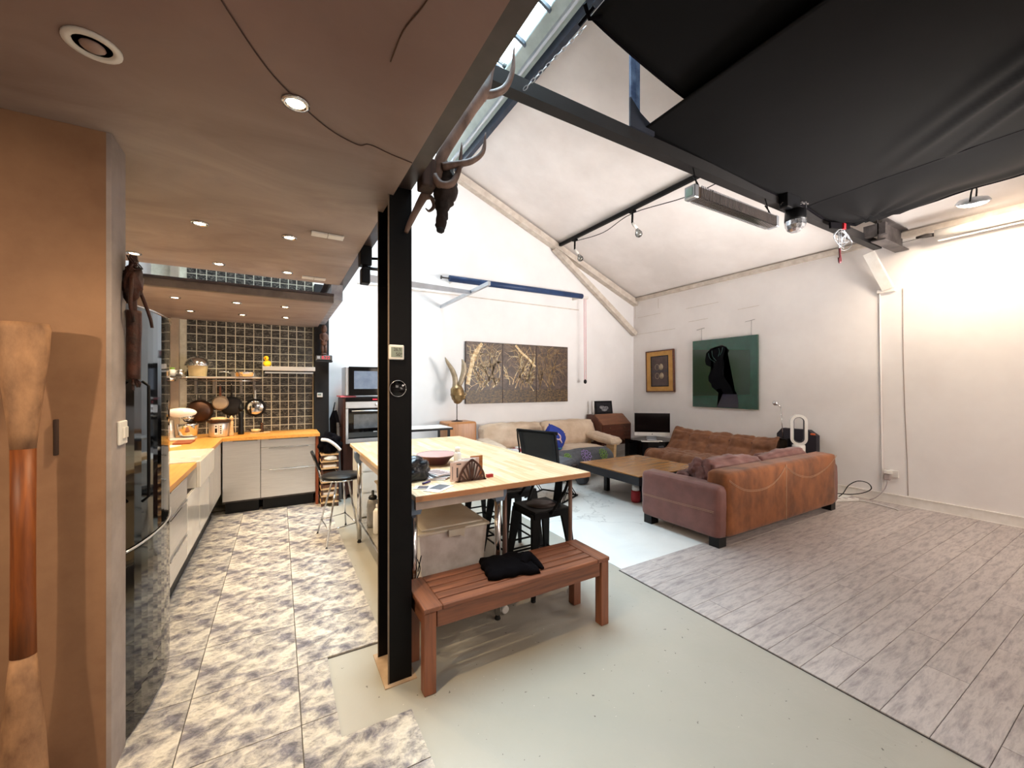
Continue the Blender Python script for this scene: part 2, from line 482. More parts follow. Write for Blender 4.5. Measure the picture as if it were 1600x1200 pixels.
# ------------------------------------------------------------------ mesh helpers
class MB:
    def __init__(s):
        s.v = []; s.f = []; s.sm = []

    def add(s, vs, fs, smooth=False):
        n = len(s.v)
        s.v += [tuple(v) for v in vs]
        s.f += [tuple(i + n for i in f) for f in fs]
        s.sm += [smooth] * len(fs)
        return s

    def box(s, x0, x1, y0, y1, z0, z1, bev=0.0, mat=None, smooth=False, seg=2):
        if bev > 0:
            bm = bmesh.new()
            bmesh.ops.create_cube(bm, size=1)
            for v in bm.verts:
                v.co = Vector(((x0 + x1) / 2 + v.co.x * (x1 - x0), (y0 + y1) / 2 + v.co.y * (y1 - y0), (z0 + z1) / 2 + v.co.z * (z1 - z0)))
            bmesh.ops.bevel(bm, geom=list(bm.edges), offset=min(bev, 0.49 * min(abs(x1 - x0), abs(y1 - y0), abs(z1 - z0))), segments=seg, affect='EDGES', profile=0.5)
            vs = [v.co.copy() for v in bm.verts]; bm.verts.index_update()
            fs = [[v.index for v in f.verts] for f in bm.faces]; bm.free()
            smooth = smooth or seg > 2
        else:
            vs = [Vector(p) for p in [(x0, y0, z0), (x1, y0, z0), (x1, y1, z0), (x0, y1, z0), (x0, y0, z1), (x1, y0, z1), (x1, y1, z1), (x0, y1, z1)]]
            fs = [(0, 3, 2, 1), (4, 5, 6, 7), (0, 1, 5, 4), (1, 2, 6, 5), (2, 3, 7, 6), (3, 0, 4, 7)]
        if mat is not None:
            vs = [mat @ v for v in vs]
        return s.add(vs, fs, smooth)

    def bar(s, a, b, w, h=None, up=(0, 0, 1), w2=None, h2=None):
        """a bar of rectangular section from a to b, optionally tapering"""
        a = Vector(a); b = Vector(b); h = h or w; w2 = w2 or w; h2 = h2 or h
        d = (b - a).normalized()
        u = Vector(up)
        if abs(d.dot(u)) > 0.98:
            u = Vector((0, 1, 0))
        x = d.cross(u).normalized(); y = x.cross(d).normalized()
        vs = []
        for p, ww, hh in ((a, w, h), (b, w2, h2)):
            for i, j in ((-1, -1), (1, -1), (1, 1), (-1, 1)):
                vs.append(p + x * (i * ww / 2) + y * (j * hh / 2))
        return s.add(vs, [(0, 3, 2, 1), (4, 5, 6, 7), (0, 1, 5, 4), (1, 2, 6, 5), (2, 3, 7, 6), (3, 0, 4, 7)])

    def tube(s, pts, r, n=8, cap=True):
        pts = [Vector(p) for p in pts]
        k = len(pts)
        rs = r if isinstance(r, (list, tuple)) else [r] * k
        if len(rs) != k:
            rs = [rs[0] + (rs[-1] - rs[0]) * i / (k - 1) for i in range(k)]
        t0 = (pts[1] - pts[0]).normalized()
        u = Vector((0, 0, 1)) if abs(t0.z) < 0.9 else Vector((1, 0, 0))
        x = t0.cross(u).normalized()
        vs = []
        for i, p in enumerate(pts):
            t = (pts[min(i + 1, k - 1)] - pts[max(i - 1, 0)])
            t = t.normalized() if t.length > 1e-9 else t0
            x = (x - t * x.dot(t))
            x = x.normalized() if x.length > 1e-6 else t.orthogonal().normalized()
            y = t.cross(x)
            for j in range(n):
                a = 2 * PI * j / n
                vs.append(p + (x * math.cos(a) + y * math.sin(a)) * rs[i])
        fs = []
        for i in range(k - 1):
            for j in range(n):
                fs.append((i * n + j, i * n + (j + 1) % n, (i + 1) * n + (j + 1) % n, (i + 1) * n + j))
        s.add(vs, fs, True)
        if cap:
            m = len(s.v) - len(vs)
            s.f.append(tuple(m + j for j in reversed(range(n)))); s.sm.append(False)
            s.f.append(tuple(m + (k - 1) * n + j for j in range(n))); s.sm.append(False)
        return s

    def lathe(s, prof, n=20, c=(0, 0, 0), mat=None, smooth=True, sx=1, sy=1):
        vs = []
        for r, z in prof:
            for j in range(n):
                a = 2 * PI * j / n
                vs.append(Vector((c[0] + r * math.cos(a) * sx, c[1] + r * math.sin(a) * sy, c[2] + z)))
        if mat is not None:
            vs = [mat @ v for v in vs]
        fs = []
        for i in range(len(prof) - 1):
            for j in range(n):
                fs.append((i * n + j, i * n + (j + 1) % n, (i + 1) * n + (j + 1) % n, (i + 1) * n + j))
        s.add(vs, fs, smooth)
        m = len(s.v) - len(vs)
        if prof[0][0] > 1e-5:
            s.f.append(tuple(m + j for j in reversed(range(n)))); s.sm.append(False)
        if prof[-1][0] > 1e-5:
            s.f.append(tuple(m + (len(prof) - 1) * n + j for j in range(n))); s.sm.append(False)
        return s

    def prism(s, pts, z0, z1, plane='xy'):
        """polygon extruded; plane xy -> z, xz -> y, yz -> x"""
        def w(a, b, t):
            return {'xy': (a, b, t), 'xz': (a, t, b), 'yz': (t, a, b)}[plane]
        n = len(pts)
        vs = [w(a, b, z0) for a, b in pts] + [w(a, b, z1) for a, b in pts]
        fs = [tuple(reversed(range(n))), tuple(range(n, 2 * n))] + [(i, (i + 1) % n, n + (i + 1) % n, n + i) for i in range(n)]
        return s.add(vs, fs)

    def grid(s, fn, nu, nv, smooth=True, close_u=False):
        vs = [fn(i / nu, j / nv) for i in range(nu + 1) for j in range(nv + 1)]
        fs = [(i * (nv + 1) + j, (i + 1) * (nv + 1) + j, (i + 1) * (nv + 1) + j + 1, i * (nv + 1) + j + 1) for i in range(nu) for j in range(nv)]
        return s.add(vs, fs, smooth)

    def blob(s, c, size, n=3, amp=0.1, freq=3.0, flat=None, seed=0, mat=None, power=1.0):
        bm = bmesh.new()
        bmesh.ops.create_icosphere(bm, subdivisions=n, radius=1)
        vs = []
        for v in bm.verts:
            p = v.co.copy()
            if power != 1.0:
                p = Vector([math.copysign(abs(q) ** power, q) for q in p])
            d = 1 + amp * noise.fractal(v.co * freq + Vector((seed, seed * 2, 0)), 0.9, 2.0, 3)
            p = Vector((p.x * size[0], p.y * size[1], p.z * size[2])) * d
            if flat is not None and p.z < flat:
                p.z = flat
            p += Vector(c) if mat is None else Vector((0, 0, 0))
            if mat is not None:
                p = mat @ p
            vs.append(p)
        bm.verts.index_update()
        fs = [[v.index for v in f.verts] for f in bm.faces]; bm.free()
        return s.add(vs, fs, True)

    def build(s, name, mat, parent=None, kind=None, normals=True, local=False, mods=None):
        me = bpy.data.meshes.new(name)
        off = Vector((0, 0, 0))
        if parent is not None and not local:
            off = WL.get(parent.name, Vector((0, 0, 0)))
        me.from_pydata([Vector(v) - off for v in s.v], [], s.f)
        me.polygons.foreach_set('use_smooth', s.sm)
        if normals:
            bm = bmesh.new(); bm.from_mesh(me)
            bmesh.ops.recalc_face_normals(bm, faces=bm.faces)
            bm.to_mesh(me); bm.free()
        me.materials.append(MT[mat] if isinstance(mat, str) else mat)
        me.update()
        o = bpy.data.objects.new(name, me)
        COL.objects.link(o)
        if parent is not None:
            o.parent = parent
            WL[o.name] = off.copy()
        if kind:
            o['kind'] = kind
        return o


WL = {}


def tag(o, label, cat, group=None):
    o['label'] = label
    o['category'] = cat
    if group:
        o['group'] = group
    return o


def thing(name, label, cat, loc=(0, 0, 0), group=None, rz=0.0):
    o = bpy.data.objects.new(name, None)
    o.empty_display_size = 0.1
    o.location = loc
    o.rotation_euler = (0, 0, rz)
    COL.objects.link(o)
    WL[o.name] = Vector(loc)
    return tag(o, label, cat, group)


def struct(name, mb, mat, parent=None):
    return mb.build(name, mat, parent, kind='structure')


def text(body, size, loc, rot, mat, parent, name='lettering', ext=0.0005):
    c = bpy.data.curves.new(name, 'FONT')
    c.body = body; c.size = size; c.extrude = ext
    c.align_x = 'CENTER'; c.align_y = 'CENTER'
    c.materials.append(MT[mat])
    tmp = bpy.data.objects.new(name, c)
    COL.objects.link(tmp)
    dg = bpy.context.evaluated_depsgraph_get()
    me = bpy.data.meshes.new_from_object(tmp.evaluated_get(dg))
    bpy.data.objects.remove(tmp)
    o = bpy.data.objects.new(name, me)
    COL.objects.link(o)
    o.parent = parent
    o.location = Vector(loc) - WL.get(parent.name, Vector((0, 0, 0)))
    o.rotation_euler = rot
    return o


def crom(pts, n=6):
    """catmull-rom through the points"""
    P_ = [Vector(p) for p in pts]
    P_ = [P_[0] * 2 - P_[1]] + P_ + [P_[-1] * 2 - P_[-2]]
    out = []
    for i in range(1, len(P_) - 2):
        a, b, c, d = P_[i - 1:i + 3]
        for k in range(n):
            t = k / n
            out.append(0.5 * ((2 * b) + (c - a) * t + (2 * a - 5 * b + 4 * c - d) * t * t + (3 * b - a - 3 * c + d) * t ** 3))
    out.append(P_[-2])
    return out


def lerps(vals, m):
    """radii resampled to m points"""
    k = len(vals) - 1
    out = []
    for i in range(m):
        t = i / (m - 1) * k
        j = min(int(t), k - 1)
        out.append(vals[j] + (vals[j + 1] - vals[j]) * (t - j))
    return out
# ================================================================== SETTING
GY = 6.27          # gable wall
RX = 6.75          # right wall
CZ = 2.46          # mezzanine ceiling
BACK = -3.4
LEFT = -3.0

floor = struct('floor', MB().box(LEFT, RX + 0.2, BACK, GY + 0.2, -0.12, 0.0), 'grey_floor')


def piece(name, mesh, loc, parent, mat=None):
    o = bpy.data.objects.new(name, mesh)
    o.location = loc
    o.parent = parent
    COL.objects.link(o)
    return o


# white painted area of the slab
fw = struct('floor.001', MB().prism([(2.42, 2.375), (2.76, 2.375), (6.73, 2.375), (6.73, GY), (2.40, GY)], 0.0005, 0.003), 'white_floor')

# laminate planks (run along X), edge at X 2.385, Y 2.37
pb = struct('floor.002', MB().box(2.383, 6.735, BACK, 2.37, 0.0005, 0.0025), 'plank_gap')
PW = 0.1632
pl_mesh = {}


def plank_mesh(L):
    k = round(L, 3)
    if k not in pl_mesh:
        b = MB().box(-L / 2, L / 2, -PW / 2 + .0012, PW / 2 - .0012, 0, 0.007, bev=0.0012, seg=1)
        me = bpy.data.meshes.new('plank')
        me.from_pydata(b.v, [], b.f)
        me.materials.append(MT['plank'])
        pl_mesh[k] = me
    return pl_mesh[k]


y = 2.37
row = 0
while y - PW > -0.75:
    x = 2.385
    first = [0.35, 0.95, 0.6, 1.15, 0.2, 0.8, 1.25, 0.5][row % 8]
    L = first
    while x < 6.72:
        L = min(L, 6.733 - x)
        if L < 0.05:
            break
        piece('plank', plank_mesh(L - .0024), (x + L / 2, y - PW / 2, 0.0025), pb)
        x += L
        L = 1.29
    y -= PW
    row += 1

# kitchen floor tiles
TX = [0.53, 0.085, -0.36, -0.805, -1.25]
TY = [5.832 - 0.428 * k for k in range(0, 14)]
tb = struct('floor.003', MB().prism([(-1.9, 5.9), (-1.9, -0.2), (0.526, -0.2), (0.526, 1.829), (0.227, 1.829), (0.227, 2.405), (0.527, 2.405), (0.527, 5.9)], 0.0003, 0.004), 'grout')
g = 0.0022


def tile_obj(pts):
    cx = sum(p[0] for p in pts) / len(pts); cy = sum(p[1] for p in pts) / len(pts)
    b = MB().prism([(p[0] - cx, p[1] - cy) for p in pts], 0, 0.009)
    o = b.build('tile', 'slate')
    bv = None
    o.location = (cx, cy, 0.002); o.parent = tb
    return o


for j in range(len(TY) - 1):
    y1, y0 = TY[j], TY[j + 1]
    for i in range(len(TX) - 1):
        x1, x0 = TX[i], TX[i + 1]
        if i == 3 and y1 > 2.2:
            continue
        if i == 0 and abs(y1 - 2.408) < 0.02:      # cut tiles around the bare patch by the post
            tile_obj([(x0 + g, y0 + g), (0.229, y0 + g), (0.229, y1 - g), (x0 + g, y1 - g)])
            continue
        if i == 0 and abs(y1 - 1.98) < 0.02:
            tile_obj([(x0 + g, y0 + g), (x1 - g, y0 + g), (x1 - g, 1.828), (0.229, 1.828), (0.229, y1 - g), (x0 + g, y1 - g)])
            continue
        tile_obj([(x0 + g, y0 + g), (x1 - g, y0 + g), (x1 - g, y1 - g), (x0 + g, y1 - g)])

# gable wall
struct('wall_back', MB().prism([(-3.2, -0.1), (RX + 0.2, -0.1), (RX + 0.2, ROOF(RX + .2)), (RIDGE, ROOF(RIDGE)), (-3.2, ROOF(RIDGE) - 0.4 * (RIDGE + 3.2))], GY, GY + 0.15, 'xz'), 'gable_wall')
# right wall
wr = struct('wall_right', MB().box(RX, RX + 0.15, BACK, GY + .15, -0.1, 3.46), 'white_wall')
struct('wall_front', MB().prism([(-3.2, -0.1), (RX + 0.2, -0.1), (RX + 0.2, ROOF(RX + .2)), (RIDGE, ROOF(RIDGE)), (-3.2, ROOF(RIDGE) - 0.4 * (RIDGE + 3.2))], BACK - .15, BACK, 'xz'), 'white_wall')
struct('wall_left', MB().box(LEFT - .15, LEFT, BACK, GY + .15, -0.1, 4.6), 'white_wall')
# faint masonry joints showing through the paint, with nails
jm = MB()
for (ya, yb, z) in ((6.15, 5.55, 2.98), (6.2, 5.2, 2.62), (4.9, 4.5, 2.72), (3.95, 3.6, 2.80), (4.95, 4.3, 2.98)):
    jm.bar((RX - .0015, ya, z), (RX - .0015, yb, z + .01), .003, .006)
for (yy, z0, z1) in ((6.22, 2.98, 3.3), (5.6, 3.1, 3.3)):
    jm.bar((RX - .0015, yy, z0), (RX - .0015, yy, z1), .003, .006)
jm.build('joint', 'cream_paint', wr)['kind'] = 'stuff'

# baseboard
struct('baseboard_right', MB().prism([(RX, 0.0), (RX - .018, 0.0), (RX - .018, .112), (RX - .008, .125), (RX, .125)], BACK, GY, 'xy') if False else
       MB().box(RX - .018, RX, BACK, GY, 0.0, .115).box(RX - .022, RX, BACK, GY, .112, .125).box(RX - .03, RX - .018, BACK, GY, 0.003, .016), 'white_paint')
struct('baseboard_back', MB().box(1.4, RX - .02, GY - .018, GY, 0.0, .12), 'white_paint')

# roof slope (right) - opening for the skylight between X 0.6 and 2.15
def slab(x0, x1, y0, y1, t=0.12, dz=0.0):
    return MB().prism([(x0, ROOF(x0) + dz), (x1, ROOF(x1) + dz), (x1, ROOF(x1) + t + dz), (x0, ROOF(x0) + t + dz)], y0, y1, 'xz')


struct('ceiling', slab(2.50, RX + .2, BACK, GY), 'roof_white')
LZ = lambda X: ROOF(RIDGE) - 0.4 * (RIDGE - X)
struct('ceiling.001', MB().prism([(LEFT - .2, LZ(LEFT - .2)), (RIDGE - .05, LZ(RIDGE - .05)), (RIDGE - .05, LZ(RIDGE) + .12), (LEFT - .2, LZ(LEFT - .2) + .12)], BACK, GY, 'xz'), 'roof_white')
# skylight
sky_ = slab(2.29, 2.50, BACK, GY, .10, .01)
w1 = struct('window_1', sky_, M('skylight_frame', hexc('c9d6d2'), 0.5, col2=hexc('b4c2be'), scale=5))
slab(2.485, 2.535, BACK, GY, .12, -.10).build('edge_beam', M('navy_steel', hexc('2c3548'), 0.5, col2=hexc('1d2433')), w1)
slab(2.40, 2.425, BACK, GY, .04, -.03).build('frame_rib', 'alu', w1)
slab(RIDGE - .06, RIDGE + .04, BACK, GY, .12, -.05).build('ridge_beam', 'white_paint', w1)
SK0 = 1.2
struct('ceiling.004', slab(RIDGE - .02, 2.30, BACK, SK0), 'roof_white')  # unseen stretch of skylight closed to cut the light on the front floor
my = [5.63, 5.10, 4.62, 4.12, 3.66, 3.2, 2.7, 2.2, 1.7]
mm = slab(RIDGE, 2.30, -.014, .014, .05, -.02)
mo = mm.build('mullion', M('mullion_grey', hexc('5f6a78'), 0.5), w1)
mo.location = (0, my[0], 0)
for yy in my[1:]:
    c = mo.copy(); c.location = (0, yy, 0); COL.objects.link(c)
ed = [GY] + my + [SK0]
for k in range(len(ed) - 1):
    a, b_ = ed[k + 1], ed[k]
    slab(RIDGE, 2.30, a + .02, b_ - .02, .006, .03).build('pane', 'glass', w1)
# gable end piece of the skylight shaft
struct('trim_1', MB().prism([(RIDGE, ROOF(RIDGE) - .02), (2.5, ROOF(2.5) - .02), (2.5, ROOF(2.5) - .30), (RIDGE, ROOF(RIDGE) - .3)], GY - .05, GY - .001, 'xz'), 'white_paint')
# timber rafter along the gable with its brace, and the wall plate on the right wall
raf = struct('trim_2', MB().prism([(1.2, ROOF(1.2) - .03), (RX - .01, ROOF(RX) - .03), (RX - .01, ROOF(RX) - .15), (1.2, ROOF(1.2) - .15)], GY - .13, GY - .002, 'xz'), 'cream_paint')
struct('trim_3', MB().bar((4.55, GY - .07, ROOF(4.55) - .15), (6.72, GY - .07, 2.63), .10, .10), 'cream_paint')
struct('trim_4', MB().box(RX - .075, RX - .001, BACK, GY - .13, 3.335, 3.40), 'cream_paint')
struct('trim_5', MB().box(1.0, 5.2, GY - .008, GY - .0005, 3.015, 3.03), 'cream_paint')   # faint ledge line on the gable

# mezzanine slab, its ceiling face, the gap at the back and the lower ceiling
struct('ceiling.002', MB().box(LEFT, 0.497, BACK, 4.13, CZ, CZ + .16), 'mezz')
lc = struct('ceiling.003', MB().box(-1.9, 0.46, 4.30, 6.262, 2.31, 2.34), 'mezz')
lb = MB().box(-1.9, 0.46, 4.24, 4.30, 2.31, 2.37)
lb.build('fascia', M('fascia', hexc('6d625c'), 0.5, col2=hexc('574d48'), scale=7), lc)
MB().box(-1.9, 0.46, 4.215, 4.24, 2.372, 2.392).box(-1.9, 0.46, 4.24, 4.30, 2.37, 2.385).build('fascia_lip', 'brown_steel', lc)
struct('wall_mezzanine', MB().box(LEFT, .47, 6.15, 6.262, 3.4, 4.6), 'white_wall')

# left stub wall: brown face towards the camera, grey end face
ws = struct('wall_oar', MB().box(LEFT, -0.565, 2.08, 2.24, 0.0, CZ - .001), 'brown_wall')
MB().box(-0.565, -0.55, 2.079, 2.241, 0.0, CZ - .001).build('end_face', 'grey_end', ws)

# tiled kitchen wall
kw = struct('wall_kitchen', MB().box(-1.30, 0.417, 6.20, 6.262, 0.0, 3.4), 'cream_grout')
tm = MB().box(-.0445, .0445, -.004, 0, -.0482, .0482, bev=.0012, seg=1)
tme = bpy.data.meshes.new('tile'); tme.from_pydata(tm.v, [], tm.f); tme.materials.append(MT['wall_tile'])
for k in range(14):
    for r in range(24):
        zc = 2.244 - .1055 * r + .0528
        if r >= 14:
            zc = 2.244 + .1055 * (r - 13) + .0528 + .1055
        if zc > 3.05 or zc < .88:
            continue
        piece('tile', tme, (0.405 - .0985 * k - .0492, 6.20, zc), kw)
# conduit column left of the tiles
struct('trim_6', MB().box(-1.11, -1.035, 6.12, 6.20, 0.9, 2.31).box(-1.11, -1.035, 6.12, 6.20, 2.4, 3.3), M('conduit', hexc('b3a28f'), 0.5))
# side wall behind the left counter
sw = struct('wall_side', MB().box(-1.34, -1.22, 2.24, 6.26, 0, 2.31), 'cream_grout')
st = MB().box(0, .004, -.0445, .0445, -.0482, .0482, bev=.0012, seg=1)
stm = bpy.data.meshes.new('tile'); stm.from_pydata(st.v, [], st.f); stm.materials.append(MT['wall_tile'])
for k in range(14):
    for r in range(12):
        piece('tile', stm, (-1.22, 6.14 - .0985 * k, 2.19 - .1055 * r), sw)

# black corner column at the back of the kitchen
struct('column', MB().box(0.42, 0.60, 6.10, 6.26, 0, 2.9), 'black_matt')

# thin seam / cable across the mezzanine ceiling
from_px = [(-.33, .55), (-.20, 1.02), (-.06, 1.36), (.05, 1.52), (.16, 1.63), (.27, 1.68), (.31, 1.655), (.40, 1.68), (.493, 1.70)]
tag(MB().tube(crom([(x, y_, CZ - .003) for x, y_ in from_px], 5), .0019, 6).build('ceiling_cable', M('cable_brown', hexc('4a3029'), .7)), 'thin brown cable curving across the mezzanine ceiling beside the lit downlight', 'cable')
tag(MB().tube(crom([(.285, 1.20, CZ - .003), (.29, 1.08, CZ - .003), (.315, .98, CZ - .003), (.33, .86, CZ - .003)], 5), .0019, 6).build('ceiling_cable', M('cable_brown2', hexc('5a4030'), .7)), 'short brown crack line in ceiling paint near the top of the photo', 'cable')

# ------------------------------------------------------------------ steel frame
def ibeam_y(x0, x1, y0, y1, z0, z1, t=.012):
    xc = (x0 + x1) / 2
    return MB().box(x0, x1, y0, y1, z0, z0 + t).box(x0, x1, y0, y1, z1 - t, z1).box(xc - t / 2, xc + t / 2, y0, y1, z0 + t, z1 - t)


mb_ = struct('beam', ibeam_y(.472, .588, BACK, GY - .01, 2.507, 2.747), 'brown_steel')
MB().box(.448, .55, 4.3, 6.1, 2.35, 2.505).build('fascia', M('beam_grey', hexc('a8a6ac'), .5, col2=hexc('7f7d84')), mb_)
# post
x0, x1, y0, y1 = .474, .590, 2.04, 2.285
po = struct('post', MB().box(x0, x1, y0, y0 + .012, 0.004, 2.507).box(x0, x1, y1 - .012, y1, 0.004, 2.507).box((x0 + x1) / 2 - .005, (x0 + x1) / 2 + .005, y0 + .012, y1 - .012, 0.004, 2.507), 'black_steel')
MB().box(x0 - .004, x0 + .003, y0 - .001, y0 + .004, 0.004, 2.5).box(x0 - .004, x0 + .003, y1 - .012, y1 - .006, 0.004, 2.5).build('pale_edge', M('pale_edge', hexc('7c6a58'), .4, .3), po)  # paler strips along the left flange edges
struct('trim_7', MB().box(.452, .612, 2.018, 2.31, .0005, .006), 'base_concrete')

# tie beam of the roof truss, hanger, purlin
tb_ = MB().box(.59, 6.2, 1.985, 2.085, 3.20, 3.212).box(.59, 6.2, 2.03, 2.042, 3.212, 3.31).box(.59, 6.2, 1.985, 2.085, 3.298, 3.31)
tb_ = MB().box(.59, 6.5, 1.99, 2.07, 3.215, 3.305)
tie = struct('tie_beam', tb_, M('tie_steel', hexc('171313'), .6, col2=hexc('0f0c0c'), scale=5))
h = MB().box(5.98, 6.72, 1.86, 1.872, 3.19, 3.42).box(5.98, 6.72, 1.80, 1.93, 3.18, 3.192).box(5.98, 6.72, 1.80, 1.93, 3.42, 3.432)
h.box(5.98, 6.05, 1.80, 2.0, 3.25, 3.38)
h.build('beam_end', M('weathered_steel', hexc('5b5452'), .6, col2=hexc('2f2929'), scale=6, detail=7), tie)
struct('hanger_post', MB().bar((2.20, 2.03, 3.30), (2.20, 2.03, ROOF(2.5) + .05), .09, .012, up=(0, 1, 0)).bar((2.20, 2.05, 3.30), (2.20, 2.05, ROOF(2.5)), .012, .06, up=(0, 1, 0)), 'blue_steel')
struct('gusset_plate', MB().prism([(2.10, 3.30), (2.34, 3.30), (2.34, 3.36), (2.20, 3.42), (2.10, 3.50)], 1.975, 1.988, 'xz'), M('gusset', hexc('1f2330'), .6))
struct('strut', MB().bar((6.50, 2.12, 3.20), (6.70, 1.99, 2.74), .05, .11, up=(0, 1, 0)).box(6.70, 6.748, 1.93, 2.10, 2.70, 2.74), 'white_paint')
pur = struct('purlin', MB().box(4.615, 4.665, 2.07, GY - .13, ROOF(4.65) - .075, ROOF(4.65) - .02), 'black_steel')

# conduits running down the right wall
struct('trim_8', MB().tube(crom([(6.738, 2.085, 2.75), (6.738, 2.08, 2.0), (6.736, 2.07, 1.3), (6.738, 2.065, .8), (6.734, 2.06, .5), (6.738, 2.06, .14)], 4), .008, 8), 'white_wall')
struct('trim_9', MB().tube(crom([(6.745, 1.865, 2.72), (6.745, 1.86, 1.9), (6.745, 1.845, 1.2), (6.745, 1.825, .6), (6.745, 1.815, .14)], 4), .003, 6), M('joint_line', hexc('a8968a'), .7))

# ================================================================== KITCHEN
CT = 0.905     # worktop height
wtop = tag(MB().prism([(-1.215, 6.195), (-1.215, 3.03), (-.555, 3.03), (-.555, 3.93), (-.98, 3.93), (-.98, 4.70), (-.555, 4.70), (-.555, 5.56), (.445, 5.56), (.445, 6.195)], CT - .035, CT, 'xy').build('worktop', 'worktop'),
           'L-shaped oak worktop over the steel kitchen cabinets', 'worktop')
KB = .17


def base_unit(name, label, x0, x1, y0, y1, fronts, face, mat='brushed', side='darkwood', group=None):
    """fronts: list of (z0,z1,a0,a1,kind) on face 'x' (facing +X at x1) or 'y' (facing -Y at y0)"""
    t = thing(name, label, 'cabinet', ((x0 + x1) / 2, (y0 + y1) / 2, 0), group)
    kb = .27 if face == 'x' else KB
    fronts = [(kb if a == KB else a, b_, c, d, e) for a, b_, c, d, e in fronts]
    MB().box(x0 + (0.0), x1 - (.02 if face == 'x' else 0), y0 + (.02 if face == 'y' else 0), y1, kb - .02, CT - .036).build('body', 'grey_steel', t)
    MB().box(x0 + .02, x1 - .09 if face == 'x' else x1 - .02, y0 + .08 if face == 'y' else y0, y1 - (.02 if face == 'y' else 0), .012, kb - .02).build('plinth', 'black_plastic', t)
    for (z0, z1, a0, a1, k) in fronts:
        if face == 'y':
            f = MB().box(a0 + .002, a1 - .002, y0, y0 + .018, z0 + .002, z1 - .002, bev=.002, seg=1).build('drawer' if k == 'd' else 'door', mat, t)
            if k == 'd':
                MB().box(a0 + .08, a1 - .08, y0 - .012, y0 + .002, z1 - .012, z1 - .004).build('handle', 'chrome', f)
            else:
                MB().box(a0 + .10, a1 - .03, y0 - .012, y0 + .002, z1 - .012, z1 - .004).build('handle', 'chrome', f)
        else:
            f = MB().box(x1 - .018, x1, a0 + .002, a1 - .002, z0 + .002, z1 - .002, bev=.002, seg=1).build('drawer' if k == 'd' else 'door', mat, t)
            if k != 'n':
                MB().box(x1 - .002, x1 + .012, a0 + .05, a1 - .05, z1 - .012, z1 - .004).build('handle', 'chrome', f)
    return t


base_unit('drawer_unit', 'stainless steel drawer unit at the right end of back counter', -.188, .397, 5.60, 6.19,
          [(KB, .50, -.188, .397, 'd'), (.50, .765, -.188, .397, 'd'), (.765, CT - .038, -.188, .397, 'd')], 'y')
base_unit('base_cabinet', 'single-door stainless steel cabinet left of the drawer unit', -.56, -.190, 5.60, 6.19,
          [(KB, CT - .038, -.56, -.190, 'o')], 'y')
tag(MB().box(.399, .43, 5.585, 6.19, .012, CT - .037).build('end_panel', 'redwood'), 'reddish wooden end panel closing the back counter', 'panel')
base_unit('corner_cabinet', 'stainless corner cabinet between sink and back counter', -1.2, -.57, 4.99, 5.598,
          [(KB, CT - .038, 4.99, 5.585, 'n')], 'x')
base_unit('narrow_cabinet', 'narrow steel cabinet just behind the sink', -1.2, -.57, 4.705, 4.985, [(KB, CT - .038, 4.705, 4.985, 'n')], 'x')
t = base_unit('sink_cabinet', 'white-fronted cabinet under the ceramic sink', -1.2, -.57, 3.66, 4.70,
              [(KB, .70, 3.66, 4.175, 'n'), (KB, .70, 4.18, 4.70, 'n')], 'x', mat='white_gloss')
for ch in t.children:
    if ch.name.startswith('body'):
        # keep the carcass below the sink basin
        for v in ch.data.vertices:
            if v.co.z > .5:
                v.co.z = .70
base_unit('drawer_cabinet', 'steel three-drawer cabinet between refrigerator and sink', -1.2, -.57, 3.04, 3.655,
          [(KB, .45, 3.04, 3.655, 'd'), (.45, .70, 3.04, 3.655, 'd'), (.70, CT - .038, 3.04, 3.655, 'd')], 'x')

# ceramic sink
s = thing('sink', 'white ceramic apron sink set in the left worktop', 'sink', (-.77, 4.3, .7))
b = MB()
X0, X1, Y0, Y1, Z0, Z1 = -.975, -.53, 3.935, 4.695, .705, .912
b.box(X0, X0 + .03, Y0, Y1, Z0, Z1).box(X1 - .03, X1, Y0, Y1, Z0, Z1, bev=.006).box(X0 + .03, X1 - .03, Y0, Y0 + .03, Z0, Z1).box(X0 + .03, X1 - .03, Y1 - .03, Y1, Z0, Z1).box(X0 + .03, X1 - .03, Y0 + .03, Y1 - .03, Z0, Z0 + .025).box(X0 + .03, X1 - .03, 4.30, 4.33, Z0, Z1 - .02)
b.build('basin', 'white_gloss', s)
MB().lathe([(.03, 0), (.03, .004), (.0, .004)], 16, (-.77, 4.1, Z0 + .026)).build('drain', 'chrome', s)
f = thing('faucet', 'tall chrome swan-neck tap standing behind the sink', 'faucet', (-.90, 3.86, CT))
MB().lathe([(.026, 0), (.026, .03), (.014, .045), (.013, .06)], 16, (-.80, 3.875, CT)).build('base', 'chrome', f)
MB().tube(crom([(-.80, 3.875, CT + .05), (-.80, 3.875, 1.22), (-.80, 3.875, 1.245), (-.79, 3.90, 1.252), (-.785, 4.12, 1.255)], 4), .010, 10).build('spout', 'chrome', f)
MB().tube([(-.785, 4.12, 1.255), (-.785, 4.13, 1.21)], [.012, .014], 10).build('nozzle', 'chrome', f)
MB().box(-.792, -.77, 3.84, 3.85, CT + .03, CT + .08).build('lever', 'chrome', f)

# refrigerator with bowed gloss-black doors
fr = thing('refrigerator', 'tall glossy black two-door refrigerator by the brown wall', 'refrigerator', (-.85, 2.6, 0))
MB().box(-1.2, -.60, 2.26, 3.0, .02, 1.83).build('body', 'black_plastic', fr)


def bow(z0, z1):
    n = 14
    pts = []
    for i in range(n + 1):
        yy = 2.252 + (3.0 - 2.252) * i / n
        pts.append((-.555 + .055 * math.sin(PI * i / n) ** .8, yy))
    return MB().prism([(-.598, 2.252)] + pts + [(-.598, 3.0)], z0, z1, 'xy')


